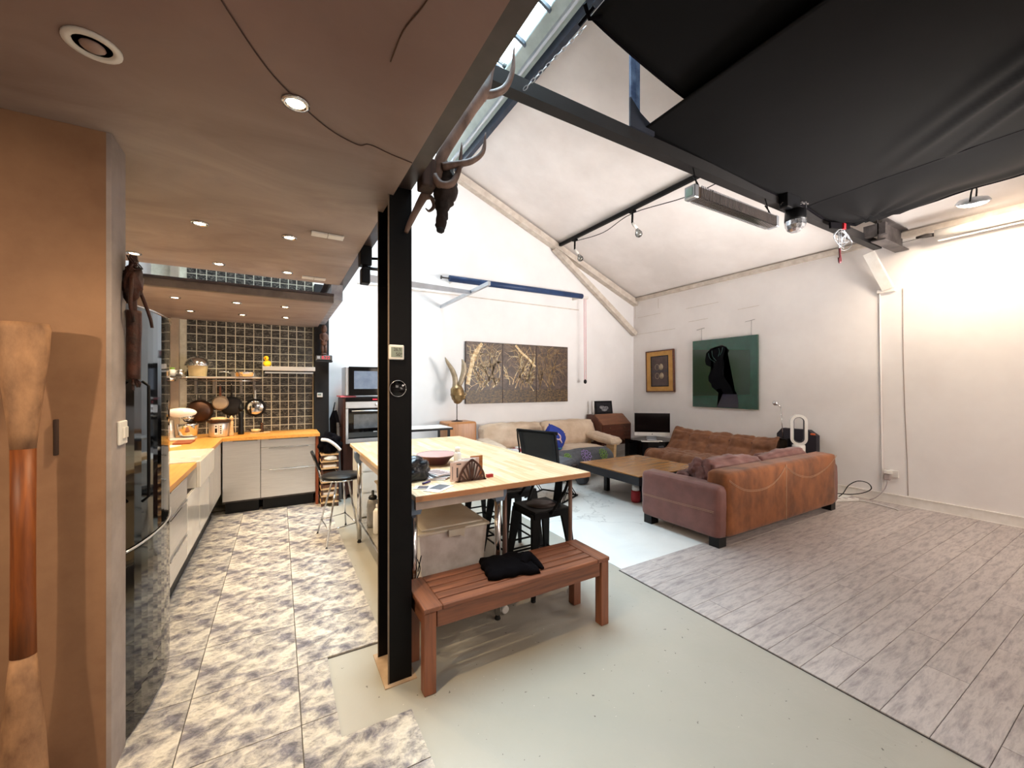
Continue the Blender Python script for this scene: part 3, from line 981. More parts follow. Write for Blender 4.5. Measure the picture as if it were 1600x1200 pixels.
d1 = bow(.815, 1.845).build('door', 'black_gloss', fr)
d2 = bow(.03, .795).build('door', 'black_gloss', fr)
MB().tube([(-.512, 2.30, 1.0), (-.49, 2.30, 1.02), (-.49, 2.30, 1.5), (-.512, 2.30, 1.52)], .006, 8).build('handle', 'black_steel', d1)
n = 14
MB().tube([(-.553 + .055 * math.sin(PI * i / n) ** .8, 2.252 + .748 * i / n, .805) for i in range(n + 1)], .005, 6).build('seam', 'alu', fr)
MB().tube([(-.553 + .055 * math.sin(PI * i / n) ** .8, 2.252 + .748 * i / n, 1.849) for i in range(n + 1)], .004, 6).build('top_trim', 'chrome', fr)

# wall shelf with hanging rails
sh = thing('wall_shelf', 'narrow steel wall shelf carrying the domed pot and steel pan', 'shelf', (-.58, 6.05, 1.6))
MB().box(-.97, -.20, 5.93, 6.19, 1.592, 1.612, bev=.003, seg=1).build('board', 'brushed', sh)
for x in (-.88, -.70, -.28, -.42):
    MB().box(x - .014, x + .014, 6.17, 6.195, 1.40, 1.592).build('bracket', M('bracket_grey', hexc('8a8580'), .4, .5) if x == -.88 else bpy.data.materials['bracket_grey'], sh)
MB().tube([(-.97, 6.15, 1.565), (-.20, 6.15, 1.565)], .006, 8).build('rail', 'chrome', sh)
# range hood
hd = thing('range_hood', 'slim stainless extractor hood right of the wall shelf', 'hood', (.11, 6.0, 1.7))
MB().box(-.175, .405, 5.75, 6.19, 1.69, 1.742, bev=.004, seg=1).build('body', 'brushed', hd)
MB().box(-.165, .395, 5.76, 6.18, 1.665, 1.689).build('filter', 'black_plastic', hd)
MB().box(-.15, .38, 5.742, 5.752, 1.655, 1.673).build('visor', 'alu', hd)
# yellow duck on the hood
dk = thing('rubber_duck', 'yellow toy duck standing on the extractor hood', 'toy', (-.13, 5.95, 1.742))
MB().blob((-.13, 5.95, 1.785), (.045, .035, .042), 3, .02, flat=-.04).build('body', 'yellow', dk)
MB().blob((-.14, 5.93, 1.85), (.028, .028, .03), 3, .01).build('head', 'yellow', dk)
MB().lathe([(.012, 0), (.0, .025)], 8, (0, 0, 0), Matrix.Translation((-.148, 5.905, 1.848)) @ Matrix.Rotation(R(90), 4, 'X')).build('beak', 'orange', dk)

# domed white pot
p = thing('domed_pot', 'cream pot under a large steel dome lid on the wall shelf', 'pot', (-.84, 6.04, 1.612))
MB().lathe([(.075, 0), (.085, .005), (.097, .12), (.10, .125), (.092, .125)], 24, (-.84, 6.03, 1.612)).build('body', 'ceramic_cream', p)
MB().lathe([(.128, 0), (.130, .006), (.115, .05), (.085, .09), (.04, .115), (.012, .12), (.012, .135), (.0, .14)], 28, (-.84, 6.03, 1.738)).build('lid', 'chrome', p)
# shallow steel pan
p = thing('steel_pan', 'shallow stainless pan lying on the wall shelf', 'pan', (-.40, 6.05, 1.612))
MB().lathe([(.12, 0), (.135, .005), (.145, .055), (.15, .06), (.142, .058), (.13, .01), (.0, .008)], 30, (-.37, 6.03, 1.612), sx=1.05).build('body', 'chrome', p)
MB().tube(crom([(-.50, 6.01, 1.655), (-.56, 5.99, 1.672), (-.63, 5.98, 1.672)], 4), .008, 8).build('handle', 'chrome', p)
MB().tube(crom([(-.225, 6.0, 1.66), (-.20, 6.03, 1.67), (-.225, 6.06, 1.66)], 4), .005, 8).build('side_handle', 'chrome', p)
# jars at the left end
for k, (x, y_, r_, h_, m_, lab) in enumerate([(-1.07, 5.98, .035, .10, 'green_g', 'small green-lidded jar at the left end of shelf'), (-1.10, 5.90, .022, .16, 'yellow', 'slim yellow-topped bottle at the left end of shelf'),
                                           (-1.0, 5.99, .05, .075, 'chrome', 'low steel tin beside the green jar on shelf')]):
    q = thing('jar' if k != 1 else 'bottle', lab, 'jar' if k != 1 else 'bottle', (x, y_, 1.612))
    MB().lathe([(r_, 0), (r_, h_ * .7), (r_ * .7, h_ * .8)], 16, (x, y_, 1.612)).build('body', 'white_gloss' if k < 2 else 'chrome', q)
    MB().lathe([(r_ * .75, 0), (r_ * .75, h_ * .2), (0, h_ * .2)], 16, (x, y_, 1.612 + h_ * .8)).build('lid', m_, q)
tag(MB().box(-1.16, -.972, 5.84, 6.19, 1.585, 1.611, bev=.004, seg=1).build('corner_shelf', 'grey_steel'), 'small dark corner shelf holding jars left of the steel shelf', 'shelf')
q = thing('saucepan', 'small steel saucepan hanging over the corner shelf end', 'pan', (-1.05, 5.86, 1.54))
MB().lathe([(.055, 0), (.058, .04), (.0, .04)], 18, (-1.06, 5.80, 1.555)).build('body', 'chrome', q)
MB().tube([(-1.0, 5.80, 1.585), (-.90, 5.78, 1.60)], .007, 8).build('handle', 'chrome', q)


def hang_pan(name, label, c, r, mface, mrim, hlen, hmat, deep=.04, tilt=0, disc=None):
    x, z = c
    t = thing(name, label, 'pan', (x, 6.15, z))
    m = Matrix.Translation((x, 6.188, z)) @ Matrix.Rotation(R(90), 4, 'X')
    MB().lathe([(r, 0), (r * .99, .004), (r * .82, deep), (r * .80, deep + .003), (0, deep + .003)], 32, (0, 0, 0), m).build('body', mrim, t)
    if mface:
        rr = disc or r * .8
        MB().lathe([(rr, 0), (rr, .004), (rr * .96, .006), (0, .006)], 32, (0, 0, 0), Matrix.Translation((x, 6.188 - deep - .003, z)) @ Matrix.Rotation(R(90), 4, 'X')).build('base_disc', mface, t)
    a = Vector((x, 6.175, z + r * .95)); e = Vector((x + tilt, 6.15, z + r + hlen))
    MB().bar(a, e, .022, .014, up=(0, 1, 0), w2=.016).build('handle', hmat, t)
    MB().tube([e, e + Vector((0, 0, .02)), e + Vector((0, .02, .035))], .004, 6).build('hook', 'chrome', t)
    return t


MT['beige_enamel'] = M('beige_enamel', hexc('b8a590'), .4, col2=hexc('a8947e'))
MT['wood_handle'] = M('wood_handle', hexc('7a4a34'), .5)
hang_pan('frying_pan', 'beige enamel frying pan with brown handle hanging on tiles', (-.635, 1.285), .092, 'beige_enamel', 'beige_enamel', .12, 'wood_handle')
hang_pan('frying_pan', 'black frying pan with shiny round steel base hanging on tiles', (-.265, 1.22), .118, 'chrome', 'black_matt', .11, 'chrome', disc=.088)
hang_pan('wok', 'dark brown copper-toned wok leaning left of the beige pan', (-.845, 1.19), .14, None, 'copper', .02, 'grey_steel', deep=.06)
hang_pan('frying_pan', 'large black frying pan half hidden behind the beige pan', (-.52, 1.245), .12, None, 'black_matt', .14, 'black_plastic', deep=.012)

# counter items
mx_ = thing('stand_mixer', 'polished steel stand mixer in the counter corner', 'mixer', (-.93, 5.62, CT))
MB().box(-1.06, -.80, 5.53, 5.72, CT, CT + .03, bev=.012).build('base', 'white_gloss', mx_)
MB().lathe([(.05, 0), (.085, .03), (.098, .13), (.10, .15), (.095, .15)], 24, (-.87, 5.62, CT + .03)).build('bowl', 'chrome', mx_)
MB().tube([(-1.02, 5.62, CT + .02), (-1.03, 5.62, CT + .22)], [.045, .04], 14).build('column', 'brushed', mx_)
MB().blob((-.93, 5.62, CT + .30), (.14, .058, .055), 3, .0).build('motor_head', 'white_gloss', mx_)
MB().lathe([(.03, 0), (.055, .04), (.06, .055), (0, .055)], 20, (-.87, 5.62, CT + .20)).build('attachment', 'chrome', mx_)
to = thing('rice_cooker', 'steel rice cooker with control panel and basket on top', 'cooker', (-.62, 5.78, CT))
MB().lathe([(.085, 0), (.092, .01), (.096, .15), (.09, .165), (0, .165)], 28, (-.61, 5.80, CT), sx=1.05).build('body', 'brushed', to)
MB().lathe([(.088, 0), (.088, .012), (0, .012)], 28, (-.61, 5.80, CT - .0)).build('foot', 'black_plastic', to)
MB().box(-.645, -.61, 5.70, 5.712, CT + .03, CT + .15, bev=.003, seg=1).build('panel', 'white_plastic', to)
MB().box(-.60, -.565, 5.70, 5.712, CT + .03, CT + .15, bev=.003, seg=1).build('panel', 'white_plastic', to)
MB().box(-.638, -.617, 5.697, 5.702, CT + .055, CT + .105).box(-.636, -.62, 5.697, 5.702, CT + .12, CT + .135).build('display', 'black_plastic', to)
for k in range(4):
    MB().box(-.590, -.577, 5.697, 5.702, CT + .045 + k * .025, CT + .057 + k * .025).build('button', 'black_plastic', to)
bt = thing('bread_basket', 'shallow wicker tray with bread lying on the rice cooker', 'basket', (-.61, 5.80, CT + .166))
MB().lathe([(.10, 0), (.125, .02), (.128, .024), (.11, .008), (0, .006)], 24, (-.61, 5.80, CT + .166)).build('tray', MT['copper'], bt)
MB().blob((-.61, 5.80, CT + .205), (.085, .05, .026), 3, .15, 5).build('bread', 'pine', bt)
for (x, y_, h_, r_, m_, nm, lb_) in ((-.49, 5.80, .245, .024, 'pine', 'pepper_mill', 'pale wooden pepper mill beside the rice cooker'), (-.405, 5.93, .385, .030, 'black_plastic', 'pepper_mill', 'very tall black pepper mill under the hanging pans'),
                                     (-.19, 5.98, .125, .022, 'copper', 'pepper_mill', 'small copper-coloured mill on the right serving board')):
    q = thing(nm, lb_, 'mill', (x, y_, CT))
    MB().lathe([(r_, 0), (r_ * 1.15, .01), (r_, .04), (r_ * .72, h_ * .45), (r_ * .95, h_ * .68), (r_ * .6, h_ * .74)], 16, (x, y_, CT + (.012 if h_ < .2 else 0))).build('body', m_, q)
    MB().lathe([(r_ * .5, 0), (r_ * .95, h_ * .06), (r_ * .95, h_ * .13), (r_ * .4, h_ * .2), (r_ * .2, h_ * .24), (0, h_ * .26)], 16, (x, y_, CT + h_ * .74 + (.012 if h_ < .2 else 0))).build('head', m_, q)
tag(MB().box(-.31, -.10, 5.90, 6.05, CT, CT + .012, bev=.003, seg=1).build('serving_board', 'pine'), 'thin pale serving board under the small dish', 'board')
tag(MB().lathe([(.03, 0), (.05, .02), (.055, .04), (.048, .038), (.0, .012)], 20, (-.25, 5.96, CT + .012)).build('dish', 'ceramic_cream'), 'small cream dish on the pale serving board', 'bowl')
tag(MB().box(-.93, -.78, 5.20, 5.45, CT, CT + .018, bev=.004, seg=1).build('chopping_board', 'redwood'), 'reddish chopping board on worktop behind the sink', 'board')
tag(MB().prism([(-1.2, 4.95), (-.95, 4.85), (-.84, 5.1), (-1.05, 5.25)], CT, CT + .004).build('tea_towel', 'white_cloth'), 'white cloth lying on worktop behind the sink', 'cloth')
q = thing('soap_bottle', 'slim green and white soap bottle left of the mixer', 'bottle', (-1.1, 5.35, CT))
MB().lathe([(.03, 0), (.032, .10), (.015, .13)], 16, (-1.1, 5.35, CT)).build('body', 'green_g', q)
MB().lathe([(.012, 0), (.012, .03), (0, .03)], 12, (-1.1, 5.35, CT + .13)).build('cap', 'white_plastic', q)

# carved statue, clock radio and thermostat on the black column
q = thing('clock_radio', 'small clock radio with red digits under the wooden statue', 'clock', (.53, 5.98, 1.845))
MB().box(.425, .625, 5.93, 6.095, 1.845, 1.915, bev=.008).build('case', 'black_gloss', q)
text('8:22', .06, (.545, 5.928, 1.88), (R(90), 0, 0), 'red_led', q, 'digits')
MB().box(.44, .475, 5.925, 5.932, 1.865, 1.90).build('knob', 'alu', q)
tag(MB().box(.422, .63, 5.93, 6.099, 1.825, 1.844).build('bracket_shelf', 'black_matt'), 'little black shelf on the column under the clock', 'shelf')
q = thing('wooden_statue', 'dark carved wooden figure standing on the clock radio', 'statue', (.525, 6.0, 1.915))
b = MB()
b.lathe([(.038, 0), (.04, .02), (.03, .03)], 14, (.53, 6.0, 1.915))
b.build('base', 'statue', q)
b = MB()
for sx_ in (-1, 1):
    b.tube([(.53 + sx_ * .018, 6.0, 1.94), (.53 + sx_ * .02, 5.99, 2.0), (.53 + sx_ * .018, 6.0, 2.06)], [.014, .017, .02], 10)
    b.tube([(.53 + sx_ * .04, 6.0, 2.20), (.53 + sx_ * .048, 5.99, 2.14), (.53 + sx_ * .02, 5.965, 2.11)], [.014, .012, .01], 8)
b.lathe([(.03, 0), (.04, .03), (.034, .07), (.045, .13), (.04, .16), (.018, .175)], 14, (.53, 6.0, 2.05))
b.build('torso', 'statue', q)
MB().blob((.53, 5.995, 2.275), (.036, .04, .06), 3, .08, 3).build('head', 'statue', q)
q = thing('thermostat', 'small white thermostat on the black kitchen column', 'thermostat', (.47, 6.09, 1.38))
MB().box(.45, .52, 6.08, 6.10, 1.345, 1.405, bev=.004, seg=1).build('case', 'white_plastic', q)
MB().box(.458, .50, 6.077, 6.081, 1.37, 1.392).build('display', 'lcd', q)

# bottle rack beside the end panel, with clothes on it
rk = thing('wooden_rack', 'narrow wooden rack of thin shelves against the end panel', 'rack', (.54, 5.6, 0))
for z in (.05, .13, .215, .30, .385, .47, .555, .64):
    MB().box(.445, .645, 5.42, 5.75, z, z + .018).build('shelf', 'pine', rk)
for (x, y_) in ((.445, 5.42), (.625, 5.42), (.445, 5.73), (.625, 5.73)):
    MB().box(x + .001, x + .019, y_ + .001, y_ + .019, .0, .66).build('upright', 'darkwood', rk)
for k, z in enumerate((.148, .233, .318, .403, .488)):
    q = thing('magazine', ['thin grey magazine on a low rack shelf', 'brown magazine stack on the rack', 'dark magazine stack mid rack', 'reddish magazine stack on the rack', 'pale magazine stack high on the rack'][k], 'magazine', (.54, 5.6, z), 'magazines lying on the wooden rack shelves')
    MB().box(.472, .618, 5.44, 5.70, z + .001, z + .03 + .01 * (k % 2), bev=.002, seg=1).build('pages', ['paper', 'statue', 'grey_cloth', 'copper', 'paper'][k], q)
q = thing('jacket', 'black and white jacket heaped over the wooden rack top', 'jacket', (.55, 5.55, .66))
MB().blob((.56, 5.55, .76), (.13, .16, .14), 4, .35, 2.2, seed=3, flat=-.09).build('cloth', 'black_cloth', q)
MB().tube(crom([(.45, 5.42, .84), (.52, 5.38, .83), (.60, 5.37, .77), (.66, 5.38, .70)], 5), [.02, .022, .026, .02], 8).build('white_sleeve', 'white_cloth', q)
tag(MB().blob((.56, 5.45, .60), (.08, .04, .035), 3, .25, 3, seed=5, flat=-.02).build('plastic_bag', 'white_plastic'), 'crumpled white plastic bag on upper rack shelf', 'bag')
q = thing('umbrella', 'folded black umbrella leaning in the corner by the column', 'umbrella', (.66, 6.0, 0))
MB().tube([(.68, 6.0, .02), (.665, 6.03, .5), (.65, 6.08, 1.05), (.655, 6.1, 1.15)], [.01, .05, .045, .01], 10).build('canopy', 'black_cloth', q)
MB().tube([(.655, 6.1, 1.15), (.68, 6.12, 1.27)], .008, 8).build('handle', 'black_plastic', q)
q = thing('ironing_board', 'narrow folded board leaning beside the umbrella', 'board', (.75, 5.9, 0))
MB().bar((.69, 5.62, .02), (.685, 5.86, 1.0), .03, .06, up=(0, 1, 0)).build('panel', 'grey_steel', q)
MB().bar((.70, 5.84, .95), (.66, 5.92, 1.16), .04, .04, up=(0, 1, 0)).build('strap', 'black_cloth', q)

# oven tower and microwave
ov = thing('oven_tower', 'dark wood tower housing the stainless built-in oven', 'oven', (1.05, 5.9, 0))
MB().box(.735, .78, 5.69, 6.25, .0, 1.335).build('side_panel', 'darkwood', ov)
MB().box(.78, 1.42, 5.72, 6.25, .05, .74).build('base', 'darkwood', ov)
MB().box(.78, 1.38, 5.70, 6.2, .75, 1.345).build('body', 'grey_steel', ov)
MB().box(.76, 1.38, 5.655, 5.70, 1.29, 1.345).build('control_strip', 'black_gloss', ov)
MB().box(.76, 1.38, 5.65, 5.70, 1.205, 1.288).build('control_panel', 'alu', ov)
MB().lathe([(.02, 0), (.018, .025), (0, .025)], 16, (0, 0, 0), Matrix.Translation((1.15, 5.65, 1.245)) @ Matrix.Rotation(R(90), 4, 'X')).build('knob', 'chrome', ov)
MB().box(1.10, 1.16, 5.652, 5.656, 1.31, 1.325).build('clock_digits', 'red_led', ov)
dr = MB().box(.79, 1.38, 5.66, 5.70, .80, 1.195, bev=.004, seg=1).build('door', 'black_gloss', ov)
MB().box(.86, 1.34, 5.655, 5.661, .93, 1.12).build('window', 'oven_glass', dr)
MB().tube([(.83, 5.63, 1.165), (1.36, 5.63, 1.165)], .009, 8).build('handle', 'alu', dr)
MB().box(1.11, 1.16, 5.657, 5.661, .875, .885).build('badge', 'alu', dr)
MB().box(.76, .79, 5.655, 5.70, .79, 1.20).box(.76, 1.38, 5.655, 5.70, .735, .795).build('trim_frame', 'alu', ov)
tag(MB().box(.71, .90, 5.74, 6.2, 1.346, 1.366).build('pink_folder', 'pink'), 'pinkish flat board under the left edge of microwave', 'board')
mw = thing('microwave_oven', 'black microwave with blue-grey window on top of the oven tower', 'microwave', (1.0, 5.9, 1.37))
MB().box(.765, 1.28, 5.70, 6.1, 1.372, 1.755, bev=.004, seg=1).build('body', 'alu', mw)
dr = MB().box(.80, 1.28, 5.675, 5.70, 1.372, 1.757).build('door', 'black_gloss', mw)
MB().box(.865, 1.21, 5.670, 5.676, 1.46, 1.70).build('window', M('mw_window', hexc('7a8698'), .2, col2=hexc('68748a')), dr)
MB().box(1.235, 1.27, 5.668, 5.676, 1.42, 1.72).build('handle', 'black_plastic', mw)
# low white appliance between oven and table
q = thing('storage_unit', 'low white storage unit standing behind the work table', 'cabinet', (1.1, 4.9, 0))
MB().box(.80, 1.36, 4.75, 5.35, .02, .78, bev=.005, seg=1).build('body', 'white_plastic', q)
for k in range(3):
    f_ = MB().box(.81, 1.35, 4.735, 4.75, .06 + k * .24, .28 + k * .24).build('drawer', 'white_gloss', q)
    MB().box(1.0, 1.16, 4.722, 4.735, .25 + k * .24, .262 + k * .24).build('handle', 'alu', f_)
q = thing('side_table', 'white-topped side table with black edge behind the work table', 'table', (1.75, 5.4, 0))
MB().box(1.40, 2.08, 5.22, 5.68, .905, .925).build('top', 'white_gloss', q)
MB().box(1.46, 2.08, 5.19, 5.22, .895, .922).build('edge', 'black_plastic', q)
for (x, y_) in ((1.43, 5.25), (2.04, 5.25), (1.43, 5.65), (2.04, 5.65)):
    MB().box(x - .015, x + .015, y_ - .015, y_ + .015, 0, .905).build('leg', 'black_plastic', q)

# ------------------------------------------------------------------ ceiling downlights
KW = (1.0, 0.77, 0.48)


def downlight(x, y_, z, on, label, power=14, big=False, group=None):
    r_ = .062 if big else .043
    t = thing('downlight', label, 'downlight', (x, y_, z), group)
    MB().lathe([(r_, 0), (r_, -.006), (r_ * .72, -.008), (r_ * .68, -.001)], 24, (x, y_, z - .0005)).build('ring', 'white_paint' if big else 'chrome', t)
    MB().lathe([(r_ * .66, -.0035), (0, -.0035)], 20, (x, y_, z)).build('lens', 'lamp_on' if on else M('lens_off', hexc('8a6f64'), .3, col2=hexc('5c4840')), t)
    if not on:
        MB().blob((x, y_, z - .006), (.028, .028, .010), 2, 0).build('bulb', MT.setdefault('frost', M('frost', hexc('b09488'), .4, col2=hexc('9a8076'))), t)
    if on:
        d = bpy.data.lights.new('bulb_glow', 'SPOT')
        d.energy = power * 1.9; d.color = KW; d.spot_size = R(140); d.spot_blend = 1.0; d.shadow_soft_size = .025
        o = bpy.data.objects.new('bulb_glow', d)
        o.parent = t; o.location = (0, 0, -.02)
        COL.objects.link(o)
    return t


downlight(-.453, 1.566, CZ, False, 'unlit white-rimmed downlight in the ceiling near the left wall', big=True)
downlight(.049, 1.539, CZ, True, 'brightest lit downlight, nearest the camera in the mezzanine ceiling', 34)
downlight(-.403, 2.96, CZ, True, 'left downlight of the first kitchen pair', 14)
downlight(.058, 2.95, CZ, True, 'right downlight of the first kitchen pair', 14)
downlight(-.905, 3.87, CZ, True, 'downlight seen beside the hanging wire figure', 12)
downlight(-.408, 3.87, CZ, True, 'middle downlight of the row before the ceiling step', 12)
downlight(.061, 3.87, CZ, True, 'right downlight of the row before the ceiling step', 12)
for (x, y_, lb_) in ((-.82, 4.70, 'left downlight of front row in lower ceiling'), (-.356, 4.70, 'middle downlight of front row in lower ceiling'), (.054, 4.70, 'right downlight of front row in lower ceiling'),
                     (-.826, 5.46, 'left downlight nearest the tiled wall'), (-.36, 5.46, 'middle downlight nearest the tiled wall'), (.068, 5.42, 'right downlight nearest the tiled wall')):
    downlight(x, y_, 2.31, True, lb_, 13)
# one more of the row, outside the frame to the left: a weaker one, entrance_lamp throws the oar's shadow
downlight(-1.9, .75, CZ, True, 'lit downlight over the entrance left of the frame', 16)
for (x, y_, lb_) in ((.267, 2.787, 'white double ceiling plate near the steel post'), (.267, 3.95, 'white double ceiling plate by the ceiling step')):
    q = thing('ceiling_plate', lb_, 'plate', (x, y_, CZ))
    for k in (-1, 1):
        MB().box(x + k * .048 - .046, x + k * .048 + .046, y_ - .035, y_ + .035, CZ - .012, CZ - .001, bev=.002, seg=1).build('cover', 'white_plastic', q)

# light switch on the wall end
q = thing('light_switch', 'white rocker switch on the grey wall end', 'switch', (-.545, 2.18, 1.31))
MB().box(-.55, -.54, 2.135, 2.225, 1.265, 1.36, bev=.003, seg=1).build('plate', 'white_plastic', q)
MB().box(-.541, -.533, 2.165, 2.21, 1.29, 1.335, bev=.002, seg=1).build('rocker', 'white_gloss', q)

# wire figure hanging at the end of the brown wall
q = thing('wire_figure', 'slender dark brown wire figure hanging at the wall end', 'sculpture', (-.52, 2.22, 1.5))
cx_, cy_ = -.522, 2.225


def wz(mb):
    mb.v = [(v[0], v[1], 1.495 + (v[2] - 1.555) * .7124) for v in mb.v]
    return mb


b = MB()
b.tube(crom([(cx_, cy_, 1.98), (cx_, cy_ - .01, 2.1), (cx_ - .002, cy_, 2.2), (cx_, cy_, 2.32)], 5), [.012, .026, .022, .014], 10)
b.tube(crom([(cx_, cy_, 2.0), (cx_ + .002, cy_, 1.9), (cx_, cy_, 1.75), (cx_, cy_, 1.60)], 5), [.026, .022, .026, .022], 10)
wz(b).build('body', 'wirefig', q)
wz(MB().blob((cx_, cy_ - .01, 2.16), (.03, .036, .11), 3, .5, 4)).build('torso', 'wirefig', q)
for k, pts in enumerate([[(cx_, cy_ - .03, 2.20), (cx_ + .01, cy_ - .07, 2.12), (cx_ + .01, cy_ - .08, 2.02), (cx_ + .01, cy_ - .05, 1.95), (cx_, cy_, 1.93)],
                         [(cx_, cy_ + .03, 2.18), (cx_ + .02, cy_ + .05, 2.08), (cx_ + .035, cy_ + .08, 1.98), (cx_ + .04, cy_ + .09, 1.92)]]):
    wz(MB().tube(crom(pts, 5), [.008, .006], 7)).build('arm', 'wirefig', q)
b = MB()
for k in range(9):
    a0 = rnd.uniform(0, 6); rr = rnd.uniform(.014, .026)
    c0 = Vector((cx_ + rnd.uniform(-.01, .02), cy_ + rnd.uniform(-.07, .03), 2.27 + rnd.uniform(-.04, .05)))
    b.tube([c0 + Vector((rr * .5 * math.cos(a0 + i * .7), rr * math.cos(i * .7), rr * math.sin(i * .7))) for i in range(10)], .0025, 5)
wz(b).build('curly_hair', 'wirefig', q)['kind'] = 'stuff'
b = MB()
for k in range(12):
    a0 = rnd.uniform(-.9, .9)
    b.tube([(cx_, cy_, 1.62), (cx_ + rnd.uniform(-.01, .02), cy_ + a0 * .03, 1.58), (cx_ + .01, cy_ + a0 * .06, 1.555 + rnd.uniform(-.02, .02))], .003, 5)
wz(b).build('root_feet', 'wirefig', q)['kind'] = 'stuff'

# oar / paddle standing against the brown wall
q = thing('wooden_oar', 'tall wooden oar with worn flared ends against the brown wall', 'oar', (-.71, 1.96, 0))
def oar(z0, z1, prof, mat, nm):
    pass
OX, OY = -.738, 1.975
MB().lathe([(.060, 0), (.064, -.02), (.060, -.10), (.048, -.22), (.036, -.34), (.030, -.42)], 24, (OX, OY, 1.71), sy=.75).build('upper_blade', 'oar_pale', q)
MB().lathe([(.030, 1.29), (.0285, 1.0), (.029, .78), (.031, .60)], 20, (OX, OY, 0), sy=.8).build('shaft', 'oar_wood', q)
MB().lathe([(.031, .60), (.042, .45), (.052, .32), (.06, .15), (.062, .012)], 24, (OX, OY, 0), sy=.75).build('lower_blade', 'oar_pale', q)
MB().box(OX + .040, OX + .050, 2.058, 2.079, 1.25, 1.38, bev=.003).build('wall_clip', 'dark_bark', q)
# ================================================================== WORK TABLE
TT = .905
wt = thing('work_table', 'large pale butcher-block work table on steel legs', 'table', (1.25, 3.2, 0))
MB().box(.635, 1.86, 2.12, 4.43, TT - .034, TT, bev=.003, seg=1).build('tabletop', 'butcher', wt)
MB().box(.634, 1.861, 2.1185, 2.1215, TT - .033, TT - .002).box(1.859, 1.8615, 2.12, 4.43, TT - .033, TT - .002).build('edge_band', 'beech_edge', wt)
MB().box(.66, 1.22, 2.20, 2.22, TT - .10, TT - .036).box(.66, .68, 2.22, 4.1, TT - .10, TT - .036).build('apron', M('apron', hexc('c9b8ae'), .5), wt)
MB().box(1.25, 1.83, 2.235, 2.26, TT - .07, TT - .036).box(1.80, 1.825, 2.25, 4.3, TT - .07, TT - .036).build('apron_rail', M('brownrail', hexc('7d6257'), .5), wt)
for (x, y_) in ((.668, 2.27), (1.215, 2.27), (.665, 4.05), (1.215, 4.05)):
    l = MB().tube([(x, y_, .035), (x, y_, TT - .05)], .021, 14).build('leg', 'chrome', wt)
    MB().lathe([(.018, 0), (.02, .006), (.012, .03), (.012, .045)], 12, (x, y_, .001)).build('foot', 'rubber', l)
    MB().prism([(x - .045, TT - .036), (x + .045, TT - .036), (x + .045, TT - .09), (x + .028, TT - .135), (x - .028, TT - .135), (x - .045, TT - .09)], y_ - .04, y_ + .03, 'xz').build('corner_bracket', 'bluegrey_plastic', l)
for (x, y_) in ((1.285, 2.30), (1.81, 2.275), (1.285, 4.3), (1.81, 4.3)):
    l = MB().tube([(x, y_, .075), (x, y_, TT - .036)], .014, 12).build('leg', MT.setdefault('brownleg', M('brownleg', hexc('7c5f55'), .4, .3)), wt)
    MB().lathe([(.02, -.012), (.027, -.006), (.027, .006), (.02, .012)], 14, (0, 0, 0), Matrix.Translation((x, y_, .028)) @ Matrix.Rotation(R(90), 4, 'X')).build('caster', 'white_plastic', l)
b = MB().box(.66, 1.22, 2.25, 4.06, .205, .212)
b.build('lower_shelf', M('steel_shelf', hexc('b8b4ae'), .12, .6, col2=hexc('a5a19b')), wt)
MB().tube([(.662, 2.27, .215), (.662, 4.05, .215)], .010, 8).tube([(1.218, 2.27, .215), (1.218, 4.05, .215)], .010, 8).build('shelf_rail', 'chrome', wt)


def crate(name, label, x0, x1, y0, y1, z0, h, mb, mlid):
    t = thing(name, label, 'box', ((x0 + x1) / 2, (y0 + y1) / 2, z0))
    i = .03
    vs = [(x0 + i, y0 + i, z0), (x1 - i, y0 + i, z0), (x1 - i, y1 - i, z0), (x0 + i, y1 - i, z0), (x0, y0, z0 + h), (x1, y0, z0 + h), (x1, y1, z0 + h), (x0, y1, z0 + h)]
    o = MB().add(vs, [(0, 3, 2, 1), (4, 5, 6, 7), (0, 1, 5, 4), (1, 2, 6, 5), (2, 3, 7, 6), (3, 0, 4, 7)]).build('body', mb, t)
    b = MB().box(x0 - .015, x1 + .015, y0 - .015, y1 + .015, z0 + h - .012, z0 + h + .006, bev=.008)
    b.box(x0 + .02, x1 - .02, y0 + .02, y1 - .02, z0 + h + .006, z0 + h + .018, bev=.01)
    b.build('lid', mlid, t)
    xm = (x0 + x1) / 2
    MB().prism([(xm - .05, z0 + h + .004), (xm + .06, z0 + h + .004), (xm + .05, z0 + h - .05), (xm + .02, z0 + h - .035), (xm - .05, z0 + h - .035)], y0 - .03, y0 - .014, 'xz').build('latch', mlid, t)
    return t


MT['crate_clear'] = M('crate_clear', hexc('ebe2de'), .3, col2=hexc('cfc4bd'), coat=.3)
MT['crate_lid'] = M('crate_lid', hexc('e2d8c8'), .3, col2=hexc('d6cab8'))
crate('storage_box', 'translucent white lidded plastic box under the table, nearest the bench', .72, 1.17, 2.33, 2.88, .214, .40, 'crate_clear', 'crate_lid')
crate('storage_box', 'beige lidded plastic box behind the white one under the table', .72, 1.17, 2.96, 3.55, .214, .47, M('crate_beige', hexc('cbb79a'), .4), M('lid_beige', hexc('a8947a'), .4))
